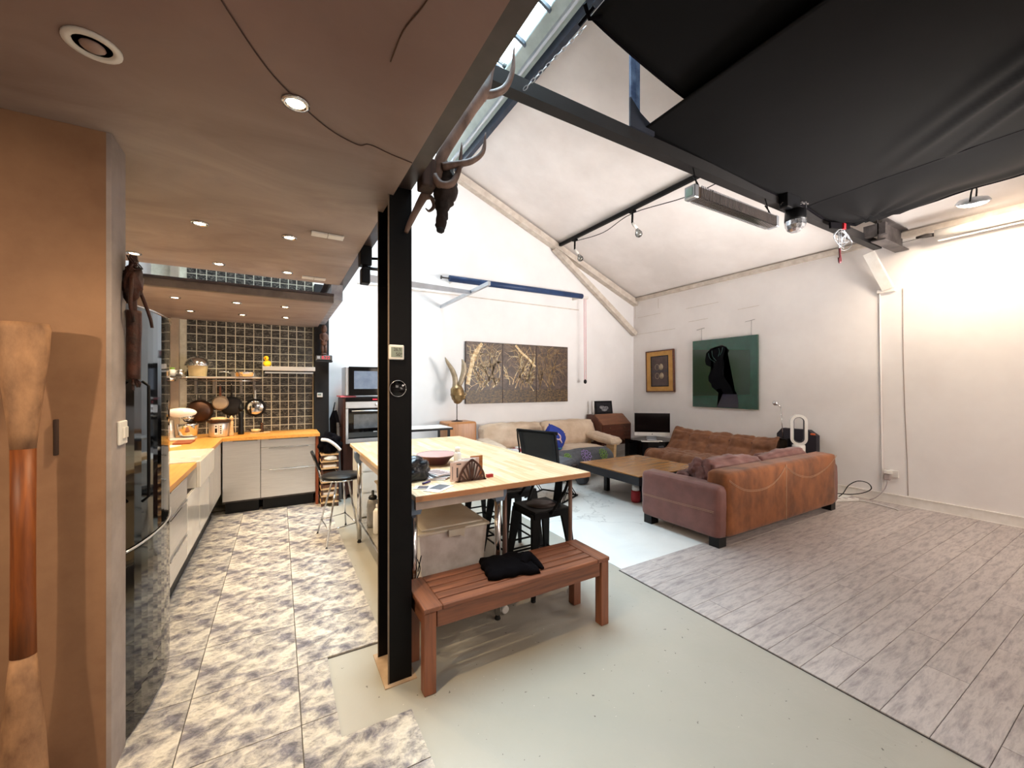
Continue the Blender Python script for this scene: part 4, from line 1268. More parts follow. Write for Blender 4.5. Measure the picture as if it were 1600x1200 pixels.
# jars on the steel shelf
q = thing('glass_canister', 'ribbed grey glass canister with black stopper on lower table shelf', 'jar', (.76, 3.80, .213))
b = MB(); prof = [(.045, 0), (.052, .01)] + [(.052 + .003 * (k % 2), .02 + k * .018) for k in range(11)] + [(.045, .24), (.03, .25)]
b.lathe(prof, 20, (.745, 3.82, .213)).build('body', M('canister', hexc('8b8884'), .25, col2=hexc('6d6a68'), coat=.3), q)
MB().lathe([(.035, 0), (.04, .012), (.03, .03), (.012, .035), (.012, .075), (0, .08)], 18, (.745, 3.82, .463)).build('stopper', 'black_plastic', q)
q = thing('water_bottle', 'white cylindrical bottle beside the grey canister under table', 'bottle', (.78, 3.60, .213))
MB().lathe([(.038, 0), (.042, .01), (.042, .19), (.02, .22)], 18, (.75, 3.62, .213)).build('body', 'white_plastic', q)
MB().lathe([(.02, 0), (.02, .03), (0, .03)], 14, (.75, 3.62, .433)).build('cap', 'white_gloss', q)
q = thing('cable_bundle', 'thin black cables hanging from the white box corner', 'cable', (.66, 2.25, .3))
MB().tube(crom([(.700, 2.29, .42), (.69, 2.24, .47), (.71, 2.26, .52)], 5), .0035, 6).tube(crom([(.700, 2.26, .36), (.675, 2.23, .40), (.70, 2.25, .45), (.69, 2.27, .50)], 5), .003, 6).build('wires', 'rubber', q)

# things on the table
q = thing('ceramic_bowl', 'wide purple glazed bowl with dark foot on the work table', 'bowl', (1.04, 2.93, TT))
MB().lathe([(.075, 0), (.08, .004), (.105, .04), (.142, .066), (.150, .074)], 36, (1.04, 2.93, TT)).build('outside', 'bowl_out', q)
MB().lathe([(.150, .074), (.146, .078), (.125, .058), (.07, .040), (0, .036)], 36, (1.04, 2.93, TT)).build('glazed_inside', 'bowl_purple', q)
MB().lathe([(.1495, .0735), (.153, .0765), (.1485, .0785), (.145, .0765)], 36, (1.04, 2.93, TT)).build('rim', M('rim', hexc('b98f8a'), .3), q)
q = thing('pump_bottle', 'small white bottle standing behind the napkin holder', 'bottle', (1.15, 2.78, TT))
MB().lathe([(.026, 0), (.028, .006), (.028, .09), (.02, .105)], 18, (1.15, 2.78, TT)).build('body', 'white_plastic', q)
MB().lathe([(.02, 0), (.02, .035), (0, .037)], 16, (1.15, 2.78, TT + .105)).build('cap', 'white_gloss', q)
q = thing('napkin_holder', 'fretwork fan-pattern wooden napkin holder at the table edge', 'holder', (1.03, 2.32, TT))
b = MB()
cx_, y0 = 1.045, 2.292
# arched frame outline + fan slats
def rib(x0, z0, x1, z1, w=.011):
    b.bar((x0, y0, TT + z0), (x1, y0, TT + z1), w, .006, up=(0, 1, 0))
for sgn in (-1, 1):
    pts = [(-.088, 0.0), (-.078, .045), (-.058, .082), (-.03, .112), (0, .134)]
    for (a, c) in zip(pts[:-1], pts[1:]):
        rib(cx_ - sgn * -1 * a[0] if sgn > 0 else cx_ + a[0], a[1], cx_ + sgn * c[0] * (1 if sgn > 0 else -1) * (1 if sgn > 0 else 1), c[1]) if False else rib(cx_ + sgn * a[0], a[1], cx_ + sgn * c[0], c[1], .013)
    for (xa, xb, zb) in ((.0, .016, .112), (.012, .038, .095), (.026, .060, .07), (.042, .074, .042)):
        rib(cx_ + sgn * (.004 + xa * .9), .008, cx_ + sgn * xb, zb, .0085)
rib(cx_ - .092, .006, cx_ + .092, .006, .012)
rib(cx_, .0, cx_, .125, .008)
b.build('fretwork', 'darkwood', q)
MB().box(.945, 1.145, 2.29, 2.35, TT + .0005, TT + .006).build('base', 'copper', q)
MB().bar((1.10, 2.345, TT), (1.10, 2.345, TT + .145), .085, .006, up=(0, 1, 0)).build('back_panel', M('carved_back', hexc('b8763f'), .5, col2=hexc('8a4f24'), scale=30, bmp=.5), q)
q = thing('paper_stack', 'stack of pale pink printed cards held in the napkin holder', 'paper', (.98, 2.32, TT + .007))
for k in range(4):
    MB().box(.905 + k * .03, 1.03 + k * .028, 2.302 + k * .011, 2.308 + k * .011, TT + .007, TT + .125 + .004 * k).build('card', ['paper_pink', 'paper', 'white_cloth', 'paper_pink'][k], q)
b = MB()
b.box(.945, .975, 2.3005, 2.302, TT + .108, TT + .114).box(.945, .955, 2.3005, 2.302, TT + .03, TT + .09).box(.917, .920, 2.3005, 2.302, TT + .02, TT + .10)
b.build('print', 'ink', q)['kind'] = 'stuff'
q = thing('magazine_stack', 'small stack of printed leaflets left of the napkin holder', 'magazine', (.89, 2.50, TT))
for k in range(6):
    m = Matrix.Translation((.885 + .004 * k, 2.49 + .006 * k, TT + .001 + .005 * k)) @ Matrix.Rotation(R(-25 + 9 * k), 4, 'Z')
    MB().box(-.06, .06, -.085, .085, 0, .0042, mat=m).build('leaflet', ['paper', 'paper_pink', 'white_cloth', 'ink', 'paper', 'paper_pink'][k], q)
b = MB()
m = Matrix.Translation((.905, 2.52, TT + .0305)) @ Matrix.Rotation(R(20), 4, 'Z')
for k in range(9):
    b.box(-.05, .045 - .01 * (k % 3), -.07 + k * .016, -.066 + k * .016, .0005, .0012, mat=m)
b.build('print', 'ink', q)['kind'] = 'stuff'
q = thing('leaflet', 'grey photo leaflet lying at the front table edge', 'leaflet', (.80, 2.20, TT))
m = Matrix.Translation((.80, 2.215, TT + .0015)) @ Matrix.Rotation(R(-52), 4, 'Z')
MB().box(-.05, .05, -.085, .085, 0, .002, mat=m).build('sheet', 'paper', q)
MB().box(-.045, .03, -.03, .08, .002, .0026, mat=m).build('picture', 'grey_cloth', q)
q = thing('leaflet', 'small dark printed leaflet beside the grey photo leaflet', 'leaflet', (.74, 2.27, TT))
m = Matrix.Translation((.735, 2.275, TT + .0015)) @ Matrix.Rotation(R(60), 4, 'Z')
MB().box(-.035, .035, -.06, .06, 0, .002, mat=m).build('sheet', 'white_cloth', q)
MB().box(-.03, .03, -.02, .04, .002, .0026, mat=m).build('picture', 'ink', q)
tag(MB().tube([(.745, 2.345, TT + .008), (.80, 2.375, TT + .008)], .006, 8).build('marker_pen', 'bowl_purple'), 'purple marker pen lying in front of the black bag', 'pen')
q = thing('plastic_bag', 'crumpled glossy black bag on the table behind the post', 'bag', (.73, 2.52, TT))
MB().blob((.725, 2.52, TT + .065), (.115, .09, .085), 4, .30, 2.2, flat=-.063, seed=9).build('bag', M('black_bag', hexc('131216'), .3, col2=hexc('1d1c22')), q)
tag(MB().lathe([(.012, 0), (.012, .03), (.006, .034), (0, .034)], 12, (.885, 2.76, TT)).build('salt_shaker', 'white_plastic'), 'tiny white pot beside the purple bowl', 'pot')
tag(MB().box(1.165, 1.21, 2.32, 2.34, TT, TT + .02).build('tea_bag', 'red'), 'small red and white packet right of the napkin holder', 'packet')

# ================================================================== BENCH
bn = thing('bench', 'slatted reddish-brown hardwood bench beside the steel post', 'bench', (1.2, 2.03, 0))
bx0, bx1, by0, by1, bz = .600, 1.800, 1.868, 2.205, .425
for (x, y_) in ((bx0, by0), (bx1 - .068, by0), (bx0, by1 - .068), (bx1 - .068, by1 - .068)):
    MB().box(x + .004, x + .064, y_ + .004, y_ + .064, 0.001, bz - .026, bev=.003, seg=1).build('leg', 'bench_z', bn)
MB().box(bx0 + .070, bx1 - .070, by0 + .012, by0 + .034, bz - .11, bz - .026, bev=.002, seg=1).build('apron', 'bench_x', bn)
MB().box(bx0 + .070, bx1 - .070, by1 - .034, by1 - .012, bz - .11, bz - .026, bev=.002, seg=1).build('apron', 'bench_x', bn)
MB().box(bx0 + .012, bx0 + .034, by0 + .07, by1 - .07, bz - .11, bz - .026, bev=.002, seg=1).build('side_rail', 'bench_y', bn)
MB().box(bx1 - .034, bx1 - .012, by0 + .07, by1 - .07, bz - .11, bz - .026, bev=.002, seg=1).build('side_rail', 'bench_y', bn)
for x in (bx0, bx1 - .095):
    MB().box(x, x + .095, by0, by1, bz - .024, bz, bev=.003, seg=1).build('end_board', 'bench_y', bn)
sw_ = (by1 - by0) / 5
for k in range(5):
    MB().box(bx0 + .097, bx1 - .097, by0 + k * sw_ + (0 if k == 0 else .005), by0 + (k + 1) * sw_ - (0 if k == 4 else .005), bz - .024, bz - .001, bev=.003, seg=1).build('slat', 'bench_x', bn)


def sweater_fn(u, v):
    x = -.15 + .30 * u; y_ = -.125 + .25 * v
    e = min(u, 1 - u, v, 1 - v)
    edge = min(1, e / .10)
    h = .030 * edge ** .3 + .010 * noise.fractal(Vector((x * 7, y_ * 5, 2.3)), .7, 2.0, 2) * edge + .009 * (1 - abs(math.sin(x * 30 + 22 * y_ + 3 * noise.noise(Vector((x * 8, y_ * 8, 1)))))) * edge * max(0, min(1, (u - .3) * 4))
    sx_ = x + .018 * noise.noise(Vector((v * 4, u * 2, 5))) ; sy_ = y_ + .024 * noise.noise(Vector((u * 4, 1, 8)))
    return Vector((sx_, sy_, max(h, .0)))


q = thing('sweater', 'folded black sweater lying on the slatted bench', 'clothing', (1.17, 2.04, bz))
b = MB().grid(sweater_fn, 46, 38)
mat_ = Matrix.Translation((1.175, 2.055, bz + .002)) @ Matrix.Rotation(R(-14), 4, 'Z')
b.v = [tuple(mat_ @ Vector(v)) for v in b.v]
o = b.build('body', 'black_cloth', q)
md = o.modifiers.new('thick', 'SOLIDIFY'); md.thickness = .006; md.offset = 1
MB().tube(crom([(1.23, 1.99, bz + .035), (1.27, 2.02, bz + .045), (1.31, 2.05, bz + .035), (1.33, 1.98, bz + .015), (1.335, 1.93, bz + .008)], 6), lerps([.02, .032, .034, .022, .008], 25), 12).build('sleeve', 'black_cloth', q)

# ================================================================== STOOLS
def metal_stool(x, y_, rz, label):
    t = thing('metal_stool', label, 'stool', (x, y_, 0), 'black metal stools tucked under the work table', R(rz))
    hs = .6
    b = MB().box(-.155, .155, -.155, .155, hs - .012, hs, bev=.008)
    b.box(-.153, .153, -.153, .153, hs - .055, hs - .012)
    b.build('seat', 'black_steel', t, local=True)
    MB().lathe([(.09, 0), (.11, .002), (.112, .004), (.0, .004)], 24, (0, 0, hs)).build('seat_pad', MT.setdefault('dark_leather', M('dark_leather', hexc('3a2a26'), .5)), t, local=True)
    for sx_ in (-1, 1):
        for sy_ in (-1, 1):
            MB().bar((sx_ * .128, sy_ * .128, hs - .03), (sx_ * .195, sy_ * .195, .012), .075, .03, w2=.026, h2=.02).build('leg', 'black_steel', t, local=True)
            MB().lathe([(.017, 0), (.017, .014), (0, .014)], 8, (sx_ * .195, sy_ * .195, .0)).build('foot', 'rubber', t, local=True)
    for z, e in ((.20, .178), (.13, .184)):
        b = MB()
        for a, c in (((-e, -e), (e, -e)), ((e, -e), (e, e)), ((e, e), (-e, e)), ((-e, e), (-e, -e))):
            b.tube([(a[0], a[1], z), (c[0], c[1], z)], .008, 6)
        b.build('footrest', 'black_steel', t, local=True)
    # low bucket back: central splat, two side straps, curved top band (back is at +x)
    MB().bar((.15, 0, hs - .03), (.185, 0, .845), .10, .006, up=(1, 0, 0), w2=.08).build('back_splat', 'black_steel', t, local=True)
    b = MB()
    b.tube(crom([(-.02, -.16, hs - .03), (.06, -.19, .70), (.12, -.185, .80), (.17, -.12, .84), (.19, 0, .848), (.17, .12, .84), (.12, .185, .80), (.06, .19, .70), (-.02, .16, hs - .03)], 5), .011, 8)
    b.build('back_hoop', 'black_steel', t, local=True)
    return t


metal_stool(1.72, 2.52, 0, 'black metal stool with low back directly behind the bench')
metal_stool(1.80, 3.08, 0, 'second black metal stool from the bench along the table')
metal_stool(1.74, 3.72, 0, 'farthest black metal stool under the table, mostly hidden')

ks = thing('bar_stool', 'chrome bar stool with round black seat and curved backrest', 'stool', (.50, 4.30, 0))
sc = (.535, 4.25)
MB().lathe([(.0, .604), (.16, .604), (.185, .612), (.19, .622), (.18, .632), (.0, .636)], 32, (sc[0], sc[1], 0)).build('seat', 'black_plastic', ks)
MB().lathe([(.165, .588), (.185, .594), (.185, .604), (.0, .604)], 32, (sc[0], sc[1], 0)).build('seat_ring', 'chrome', ks)
feet = [(.375, 4.02), (.335, 4.48), (.62, 4.62), (.68, 4.16)]
for fx, fy in feet:
    l = MB().tube([(sc[0] + (fx - sc[0]) * .35, sc[1] + (fy - sc[1]) * .35, .592), (fx, fy, .012)], .009, 10).build('leg', 'chrome', ks)
    MB().lathe([(.011, 0), (.011, .012), (0, .012)], 10, (fx, fy, .001)).build('foot', 'rubber', l)
b = MB()
for k in range(4):
    a = feet[k]; c = feet[(k + 1) % 4]; f = .83
    pa = (sc[0] + (a[0] - sc[0]) * f, sc[1] + (a[1] - sc[1]) * f, .155); pc = (sc[0] + (c[0] - sc[0]) * f, sc[1] + (c[1] - sc[1]) * f, .155)
    b.tube([pa, pc], .006, 8)
b.build('footrest', 'chrome', ks)
b = MB()
for dy in (-.07, .10):
    b.tube(crom([(sc[0] - .10, sc[1] + dy, .592), (sc[0] - .18, sc[1] + dy, .60), (sc[0] - .20, sc[1] + dy, .66), (sc[0] - .245, sc[1] + dy, .80)], 5), .008, 8)
b.build('back_support', 'chrome', ks)


def backfn(u, v):
    a = (u - .5) * 1.5
    return Vector((sc[0] - .205 - .055 * v - .04 * math.cos(a * 1.2) + .03, sc[1] + .015 + .19 * math.sin(a), .71 + .155 * v))


o = MB().grid(backfn, 14, 6).build('backrest', 'black_plastic', ks)
md = o.modifiers.new('thick', 'SOLIDIFY'); md.thickness = .016; md.offset = 0

# ================================================================== LOUNGE END
def rb(x0, x1, y0, y1, z0, z1, r=.05, seg=5, sub=0, puff=0.0, wob=0.0, seed=0):
    """upholstery block: rounded box with optional crown and soft wobble"""
    b = MB().box(x0, x1, y0, y1, z0, z1, bev=r, seg=seg, smooth=True)
    return b


def soft(x0, x1, y0, y1, z0, z1, r=.06, puff=.02, wob=.01, seed=0, n=22, mat=None, e=.35):
    """cushion: subdivided cube pulled to a rounded box, crowned and slightly crumpled"""
    b = MB()
    cx, cy, cz = (x0 + x1) / 2, (y0 + y1) / 2, (z0 + z1) / 2
    hx, hy, hz = (x1 - x0) / 2, (y1 - y0) / 2, (z1 - z0) / 2

    def shape(d):
        # d on unit cube surface
        q_ = Vector((d.x * hx, d.y * hy, d.z * hz))
        inner = Vector((max(-hx + r, min(hx - r, q_.x)), max(-hy + r, min(hy - r, q_.y)), max(-hz + r, min(hz - r, q_.z))))
        dd = q_ - inner
        if dd.length > 1e-9:
            q_ = inner + dd.normalized() * r
        cr = (1 - d.x ** 2) * (1 - d.y ** 2) * (1 - d.z ** 2) if False else 0
        nrm = Vector((d.x ** 5, d.y ** 5, d.z ** 5))
        if nrm.length > 1e-9:
            nrm.normalize()
        f = 1
        for k in range(3):
            if abs(nrm[k]) < .7:
                f *= (1 - d[k] ** 2)
        q_ += nrm * puff * f
        q_ += nrm * wob * noise.fractal((q_ + Vector((seed, 0, 0))) * 7, .8, 2.0, 3)
        p = q_ + (Vector((cx, cy, cz)) if mat is None else Vector((0, 0, 0)))
        return mat @ p if mat is not None else p
    for ax in range(3):
        for s_ in (-1, 1):
            def fn(u, v, ax=ax, s_=s_):
                a = -1 + 2 * u; c = -1 + 2 * v
                d = [0, 0, 0]; d[ax] = s_; d[(ax + 1) % 3] = a if s_ > 0 else -a; d[(ax + 2) % 3] = c
                return shape(Vector(d))
            b.grid(fn, n, n)
    return weld(b)


def weld(b, dist=1e-5):
    bm = bmesh.new()
    vs = [bm.verts.new(v) for v in b.v]
    for f in b.f:
        try:
            bm.faces.new([vs[i] for i in f])
        except ValueError:
            pass
    bmesh.ops.remove_doubles(bm, verts=bm.verts, dist=dist)
    bm.verts.index_update()
    nb = MB()
    nb.v = [tuple(v.co) for v in bm.verts]
    nb.f = [tuple(v.index for v in f.verts) for f in bm.faces]
    nb.sm = [True] * len(nb.f)
    bm.free()
    return nb


# brown suede sofa, back to the camera
so = thing('sofa', 'large brown suede and leather sofa with its back to the camera', 'sofa', (4.6, 2.6, 0))
soft(3.45, 3.66, 2.20, 3.10, .09, .575, .05, .006, .004, 1, 26).build('arm', 'leather', so)
soft(5.62, 5.85, 2.19, 3.10, .09, .575, .055, .006, .004, 2, 26).build('arm', 'leather', so)
soft(3.56, 5.76, 2.175, 2.40, .09, .695, .045, .004, .004, 3, 30).build('back', 'suede', so)
MB().box(3.64, 5.66, 2.38, 3.06, .10, .30, bev=.02).build('base', 'leather_dark', so)
for k in range(2):
    soft(3.665 + k * .98, 4.64 + k * .98, 2.42, 3.08, .30, .45, .05, .02, .006, 5 + k, 18).build('seat_cushion', 'leather', so)
MB().tube(crom([(4.582, 2.170, .68), (4.583, 2.1705, .40), (4.585, 2.172, .10)], 5), .004, 6).build('seam', 'thread', so)
sw1 = [(3.575, .635), (3.66, .585), (3.80, .525), (3.94, .495), (4.12, .485), (4.29, .505), (4.42, .555), (4.50, .61), (4.565, .665)]
sw2 = [(4.60, .645), (4.72, .585), (4.86, .535), (5.05, .50), (5.20, .50), (5.36, .525), (5.52, .57), (5.66, .635), (5.73, .68)]
for sw in (sw1, sw2):
    b = MB()
    for off in (0, .012):
        b.tube(crom([(x, 2.1695, z - off) for x, z in sw], 4), .0017, 5)
    b.build('stitching', 'thread', so)
b = MB()
for off in (0, .012):
    b.tube(crom([(3.446, 2.24, .345 - off), (3.441, 2.65, .335 - off), (3.446, 3.06, .325 - off)], 14), .0014, 5)
b.build('stitching', 'thread', so)
for (x, y_) in ((3.48, 2.21), (5.70, 2.21), (3.48, 2.98), (5.70, 2.98)):
    MB().prism([(x, y_), (x + .11, y_), (x + .11, y_ + .10), (x, y_ + .10)], .001, .10, 'xy').build('foot', 'black_plastic', so)
def cushion(name, label, c, size, rot, mat, r=.06, puff=.03, wob=.02, seed=0, group=None, n=18, parent=None, cat='cushion'):
    m = Matrix.Translation(c) @ Euler([R(a) for a in rot]).to_matrix().to_4x4()
    b = soft(-size[0] / 2, size[0] / 2, -size[1] / 2, size[1] / 2, -size[2] / 2, size[2] / 2, r, puff, wob, seed, n, mat=m)
    o = b.build(name, mat)
    tag(o, label, cat, group)
    return o


cushion('back_cushion', 'long brown back cushion showing above the sofa back, left half', (4.18, 2.49, .575), (.92, .16, .32), (-12, 3, 0), 'leather', .07, .03, .02, 3)
cushion('back_cushion', 'brown back cushion bulging above the right half of sofa back', (5.15, 2.49, .56), (.98, .16, .32), (-10, -2, 0), 'leather', .07, .03, .02, 8)
cushion('scatter_cushion', 'dark brown creased cushion slumped in the left sofa corner', (3.82, 2.58, .56), (.34, .16, .28), (-22, 12, 18), 'leather_dark', .07, .04, .05, 15)
cushion('scatter_cushion', 'second dark cushion lying low inside the left sofa arm', (3.80, 2.78, .50), (.26, .14, .16), (-30, 0, 25), 'leather_dark', .06, .03, .04, 25)
q = thing('tin_pot', 'small red pot with white lid on the floor by the sofa arm', 'pot', (3.93, 3.60, 0))
MB().lathe([(.05, 0), (.06, .03), (.058, .13), (.05, .15)], 20, (3.98, 3.66, .003)).build('body', 'red', q)
MB().lathe([(.045, 0), (.045, .07), (.0, .075)], 20, (3.98, 3.66, .153)).build('lid', 'white_plastic', q)

# quilted low brown sofa against the right wall
tg = thing('quilted_sofa', 'low quilted brown sofa against the right wall', 'sofa', (6.1, 4.0, 0))
prof = [(5.62, .02), (5.56, .12), (5.55, .26), (5.60, .36), (5.70, .40), (5.85, .385), (6.0, .37), (6.12, .375), (6.20, .43), (6.26, .52), (6.31, .62), (6.36, .69), (6.44, .71), (6.52, .67), (6.57, .55), (6.60, .30), (6.60, .02)]
pp = crom([(a, 0, c) for a, c in prof], 4)
Y0, Y1 = 3.12, 4.92


def tg_fn(u, v):
    k = v * (len(pp) - 1); i = min(int(k), len(pp) - 2); f = k - i
    p = pp[i].lerp(pp[i + 1], f)
    t_ = (pp[min(i + 2, len(pp) - 1)] - pp[max(i - 1, 0)]); nrm = Vector((-t_.z, 0, t_.x)).normalized()
    yy = Y0 + (Y1 - Y0) * u
    # quilting: channels run across (5) and along, puckered at the crossings
    qu = abs(math.sin(u * PI * 5)); qv = abs(math.sin((v - .02) * PI * 9))
    amp = .034 * (qu ** .45) * (qv ** .5)
    cr = .018 * noise.fractal(Vector((yy * 6, p.x * 9, p.z * 9)), .8, 2, 4)
    e = min(u, 1 - u)
    sh = 1 - max(0, (.03 - e) / .03) ** 2 * .5
    q_ = p + nrm * ((amp + cr) * sh - .02)
    # upper corners rise into soft ears
    ear = math.exp(-((min(u, 1 - u)) / .05) ** 2) * .05 * max(0, 1 - abs(v - .72) / .12)
    return Vector((q_.x, yy, q_.z + ear))


b = MB().grid(tg_fn, 90, 110)
b.build('cover', 'togo', tg)
for yy in (Y0, Y1):
    ring = [(p.x, p.z) for p in pp]
    MB().prism(ring, yy - .012 if yy == Y1 else yy + .0, yy if yy == Y1 else yy + .012, 'xz').build('side_panel', 'togo', tg)
for k in range(1, 5):
    bt_ = [tg_fn(k / 5, .63), tg_fn(k / 5, .40)]
    for p_ in bt_[:1]:
        MB().blob((p_.x - .004, p_.y, p_.z), (.012, .012, .012), 2, 0).build('tuft_button', 'leather_dark', tg)

# beige sofa under the triptych
bs = thing('beige_sofa', 'old beige leather three-seat sofa with wooden arms under the triptych', 'sofa', (4.0, 5.7, 0))
for k in range(2):
    m = Matrix.Translation((3.50 + k * 1.22, 6.02, .62)) @ Matrix.Rotation(R(-12), 4, 'X')
    soft(-.60, .60, -.09, .09, -.22, .22, .08, .03, .012, 30 + k, 22, mat=m).build('back_cushion', 'beige', bs)
for k in range(2):
    soft(3.0 + k * 1.05, 4.04 + k * 1.05, 5.33, 5.98, .26, .42, .06, .02, .01, 40 + k, 18).build('seat_cushion', 'beige', bs)
m = Matrix.Translation((5.20, 5.58, .54)) @ Matrix.Rotation(R(6), 4, 'X')
soft(-.13, .13, -.36, .36, -.06, .06, .055, .02, .012, 50, 20, mat=m).build('armrest', 'beige', bs)
m = Matrix.Translation((2.88, 5.60, .54)) @ Matrix.Rotation(R(6), 4, 'X')
soft(-.13, .13, -.36, .36, -.06, .06, .055, .02, .012, 51, 20, mat=m).build('armrest', 'beige', bs)
for x in (2.82, 5.14):
    MB().prism([(5.26, .002), (5.38, .002), (5.42, .44), (5.22, .46)], x, x + .06, 'yz').build('arm_frame', 'pine', bs)
    MB().box(x, x + .06, 5.9, 6.0, .002, .46).build('arm_frame', 'pine', bs)
MB().box(2.88, 5.14, 5.36, 6.05, .16, .25).build('frame', 'pine', bs)
# throw, blue cushion, floral bolster
q = thing('throw_blanket', 'teal, red and white patterned blanket on the beige sofa seat', 'blanket', (3.5, 5.5, .44))
cols = ['teal_cloth', 'white_cloth', 'red', 'white_cloth', 'teal_cloth', 'red', 'white_cloth', 'teal_cloth']
for k in range(8):
    def bl(u, v, k=k):
        x = 3.05 + (k + u) * .125; y_ = 5.30 + .5 * v
        return Vector((x, y_, .455 + .035 * noise.noise(Vector((x * 6, y_ * 5, 0))) + .02 * math.sin(x * 25 + y_ * 8)))
    o = MB().grid(bl, 5, 18).build('stripe', cols[k], q)
    md = o.modifiers.new('thick', 'SOLIDIFY'); md.thickness = .012; md.offset = 0
q = thing('blue_cushion', 'blue cushion with pale ring motif leaning on the beige sofa', 'cushion', (4.1, 5.45, .5))
m = Matrix.Translation((4.05, 5.52, .62)) @ Matrix.Rotation(R(-18), 4, 'X') @ Matrix.Rotation(R(32), 4, 'Y')
soft(-.17, .17, -.05, .05, -.17, .17, .05, .035, .01, 60, 18, mat=m).build('cover', 'blue_cloth', q)
b = MB()
rp = [m @ Vector((.075 * math.cos(a) - .01, -.094, .05 * math.sin(a) + .0)) for a in [i * PI / 8 for i in range(17)]]
b.tube(rp, .012, 6)
b.tube([m @ Vector((.06, -.092, -.02)), m @ Vector((.12, -.082, -.06))], .014, 6)
b.build('motif', MT.setdefault('pinkish', M('pinkish', hexc('e4c3cc'), .8)), q)
q = thing('floral_bolster', 'grey bolster with violet and green stitched flowers before the beige sofa', 'cushion', (4.3, 5.1, .05))
b = MB().tube(crom([(3.62, 5.05, .30), (3.70, 5.05, .30), (4.3, 5.08, .30), (4.78, 5.06, .31), (4.88, 5.06, .31)], 8), lerps([.08, .17, .185, .165, .06], 33), 26)
b.v = [tuple(Vector(v) + Vector((0, 0, .02)) * noise.noise(Vector(v) * 6)) for v in b.v]
b.build('cover', 'grey_cloth', q)
for (x, mt_, sc_) in ((3.85, 'green_g', .07), (4.22, 'violet', .10), (4.58, 'green_g', .085)):
    for kk in range(10):
        a = kk * PI / 5
        p0 = Vector((x, 0, 0)); 
        def on(rx, rz):
            xx = x + rx; ang = PI - .45 - rz / .18      # wrap onto the roll
            return Vector((xx, 5.07 + .196 * math.cos(ang), .31 + .196 * math.sin(PI - ang if False else ang) * -1 if False else .31 + .196 * math.sin(PI - ang)))
        pts = [on(.2 * sc_ * math.cos(a), .2 * sc_ * math.sin(a)), on(.7 * sc_ * math.cos(a + .12), .7 * sc_ * math.sin(a + .12)), on(sc_ * math.cos(a + .35), sc_ * math.sin(a + .35)), on(.85 * sc_ * math.cos(a + .6), .85 * sc_ * math.sin(a + .6))]
        b = MB().tube(crom(pts, 3), .006, 5)
        b.build('petal', mt_, q)
q = thing('fabric_pouch', 'dark grey round pouch on the floor by the coffee table corner', 'bag', (4.0, 4.72, 0))
MB().blob((4.0, 4.74, .10), (.11, .10, .11), 3, .12, 2.5, flat=-.097, seed=4).build('pouch', 'grey_cloth', q)

# coffee table
ct = thing('coffee_table', 'large low oak coffee table with black frame', 'table', (4.36, 3.98, 0))
MB().box(3.775, 4.955, 3.42, 4.52, .385, .400, bev=.002, seg=1).build('tabletop', 'coffee_top', ct)
MB().box(3.765, 4.965, 3.41, 4.53, .285, .384).build('frame', MT.setdefault('blue_black', M('blue_black', hexc('1c1d26'), .4)), ct)
for (x, y_) in ((4.03, 3.62), (4.65, 3.62), (4.03, 4.24), (4.65, 4.24)):
    MB().box(x, x + .06, y_, y_ + .06, .004, .285).build('leg', 'blue_black', ct)

# black sling lounge chair
T1 = Vector((2.69, 4.45, .925)); T2 = Vector((2.93, 3.97, .915))
fd = Vector((.89, .45, 0))
ch = thing('sling_chair', 'black leather sling chair on crossed wire legs beside the work table', 'chair', (3.1, 4.45, 0))
s1 = T1 + fd * .16 + Vector((0, 0, -.50)); s2 = T2 + fd * .16 + Vector((0, 0, -.50))
e1 = T1 + fd * .66 + Vector((0, 0, -.50)); e2 = T2 + fd * .66 + Vector((0, 0, -.50))


def sling(u, v):
    a = crom([T1, T1 + fd * .05 + Vector((0, 0, -.16)), s1, s1 + fd * .25 + Vector((0, 0, .0)), e1], 6)
    c = crom([T2, T2 + fd * .05 + Vector((0, 0, -.16)), s2, s2 + fd * .25 + Vector((0, 0, .0)), e2], 6)
    k = v * (len(a) - 1); i = min(int(k), len(a) - 2); f = k - i
    return a[i].lerp(a[i + 1], f).lerp(c[i].lerp(c[i + 1], f), u)


o = MB().grid(sling, 6, 40).build('sling', MT.setdefault('black_leather', M('black_leather', hexc('15151b'), .35, col2=hexc('101015'))), ch)
md = o.modifiers.new('thick', 'SOLIDIFY'); md.thickness = .025; md.offset = 0
for (T_, s_, e_) in ((T1, s1, e1), (T2, s2, e2)):
    MB().tube(crom([T_ - fd * .03, T_ + fd * .0 + Vector((0, 0, -.16)), s_ - fd * .02 + Vector((0, 0, -.02)), e_ + Vector((0, 0, -.02))], 6), .011, 8).build('side_frame', 'black_steel', ch)
MB().tube([T1 + (T1 - T2) * .04, T2 + (T2 - T1) * .04], .022, 10).build('top_roll', 'black_steel', ch)
for (s_, e_) in ((s1, e1), (s2, e2)):
    b = MB()
    fl = lambda p, z: Vector((p.x, p.y, z))
    for dx in (0, .05):
        b.tube([s_ + fd * (.02 + dx) + Vector((0, 0, -.03)), fl(e_ + fd * (-.08 + dx), .02)], .006, 6)
        b.tube([e_ + fd * (-.12 + dx) + Vector((0, 0, -.03)), fl(s_ + fd * (.02 + dx), .02)], .006, 6)
    b.tube([fl(s_ + fd * .0, .014), fl(e_ + fd * .0, .014)], .011, 8)
    b.build('wire_leg', 'black_steel', ch)
MB().tube([Vector((e1.x, e1.y, .014)), Vector((e2.x, e2.y, .014))], .010, 8).build('foot_bar', 'black_steel', ch)
m = Matrix.Translation((s1 + s2) / 2 + fd * .27 + Vector((0, 0, .055))) @ Matrix.Rotation(math.atan2(.45, .89), 4, 'Z')
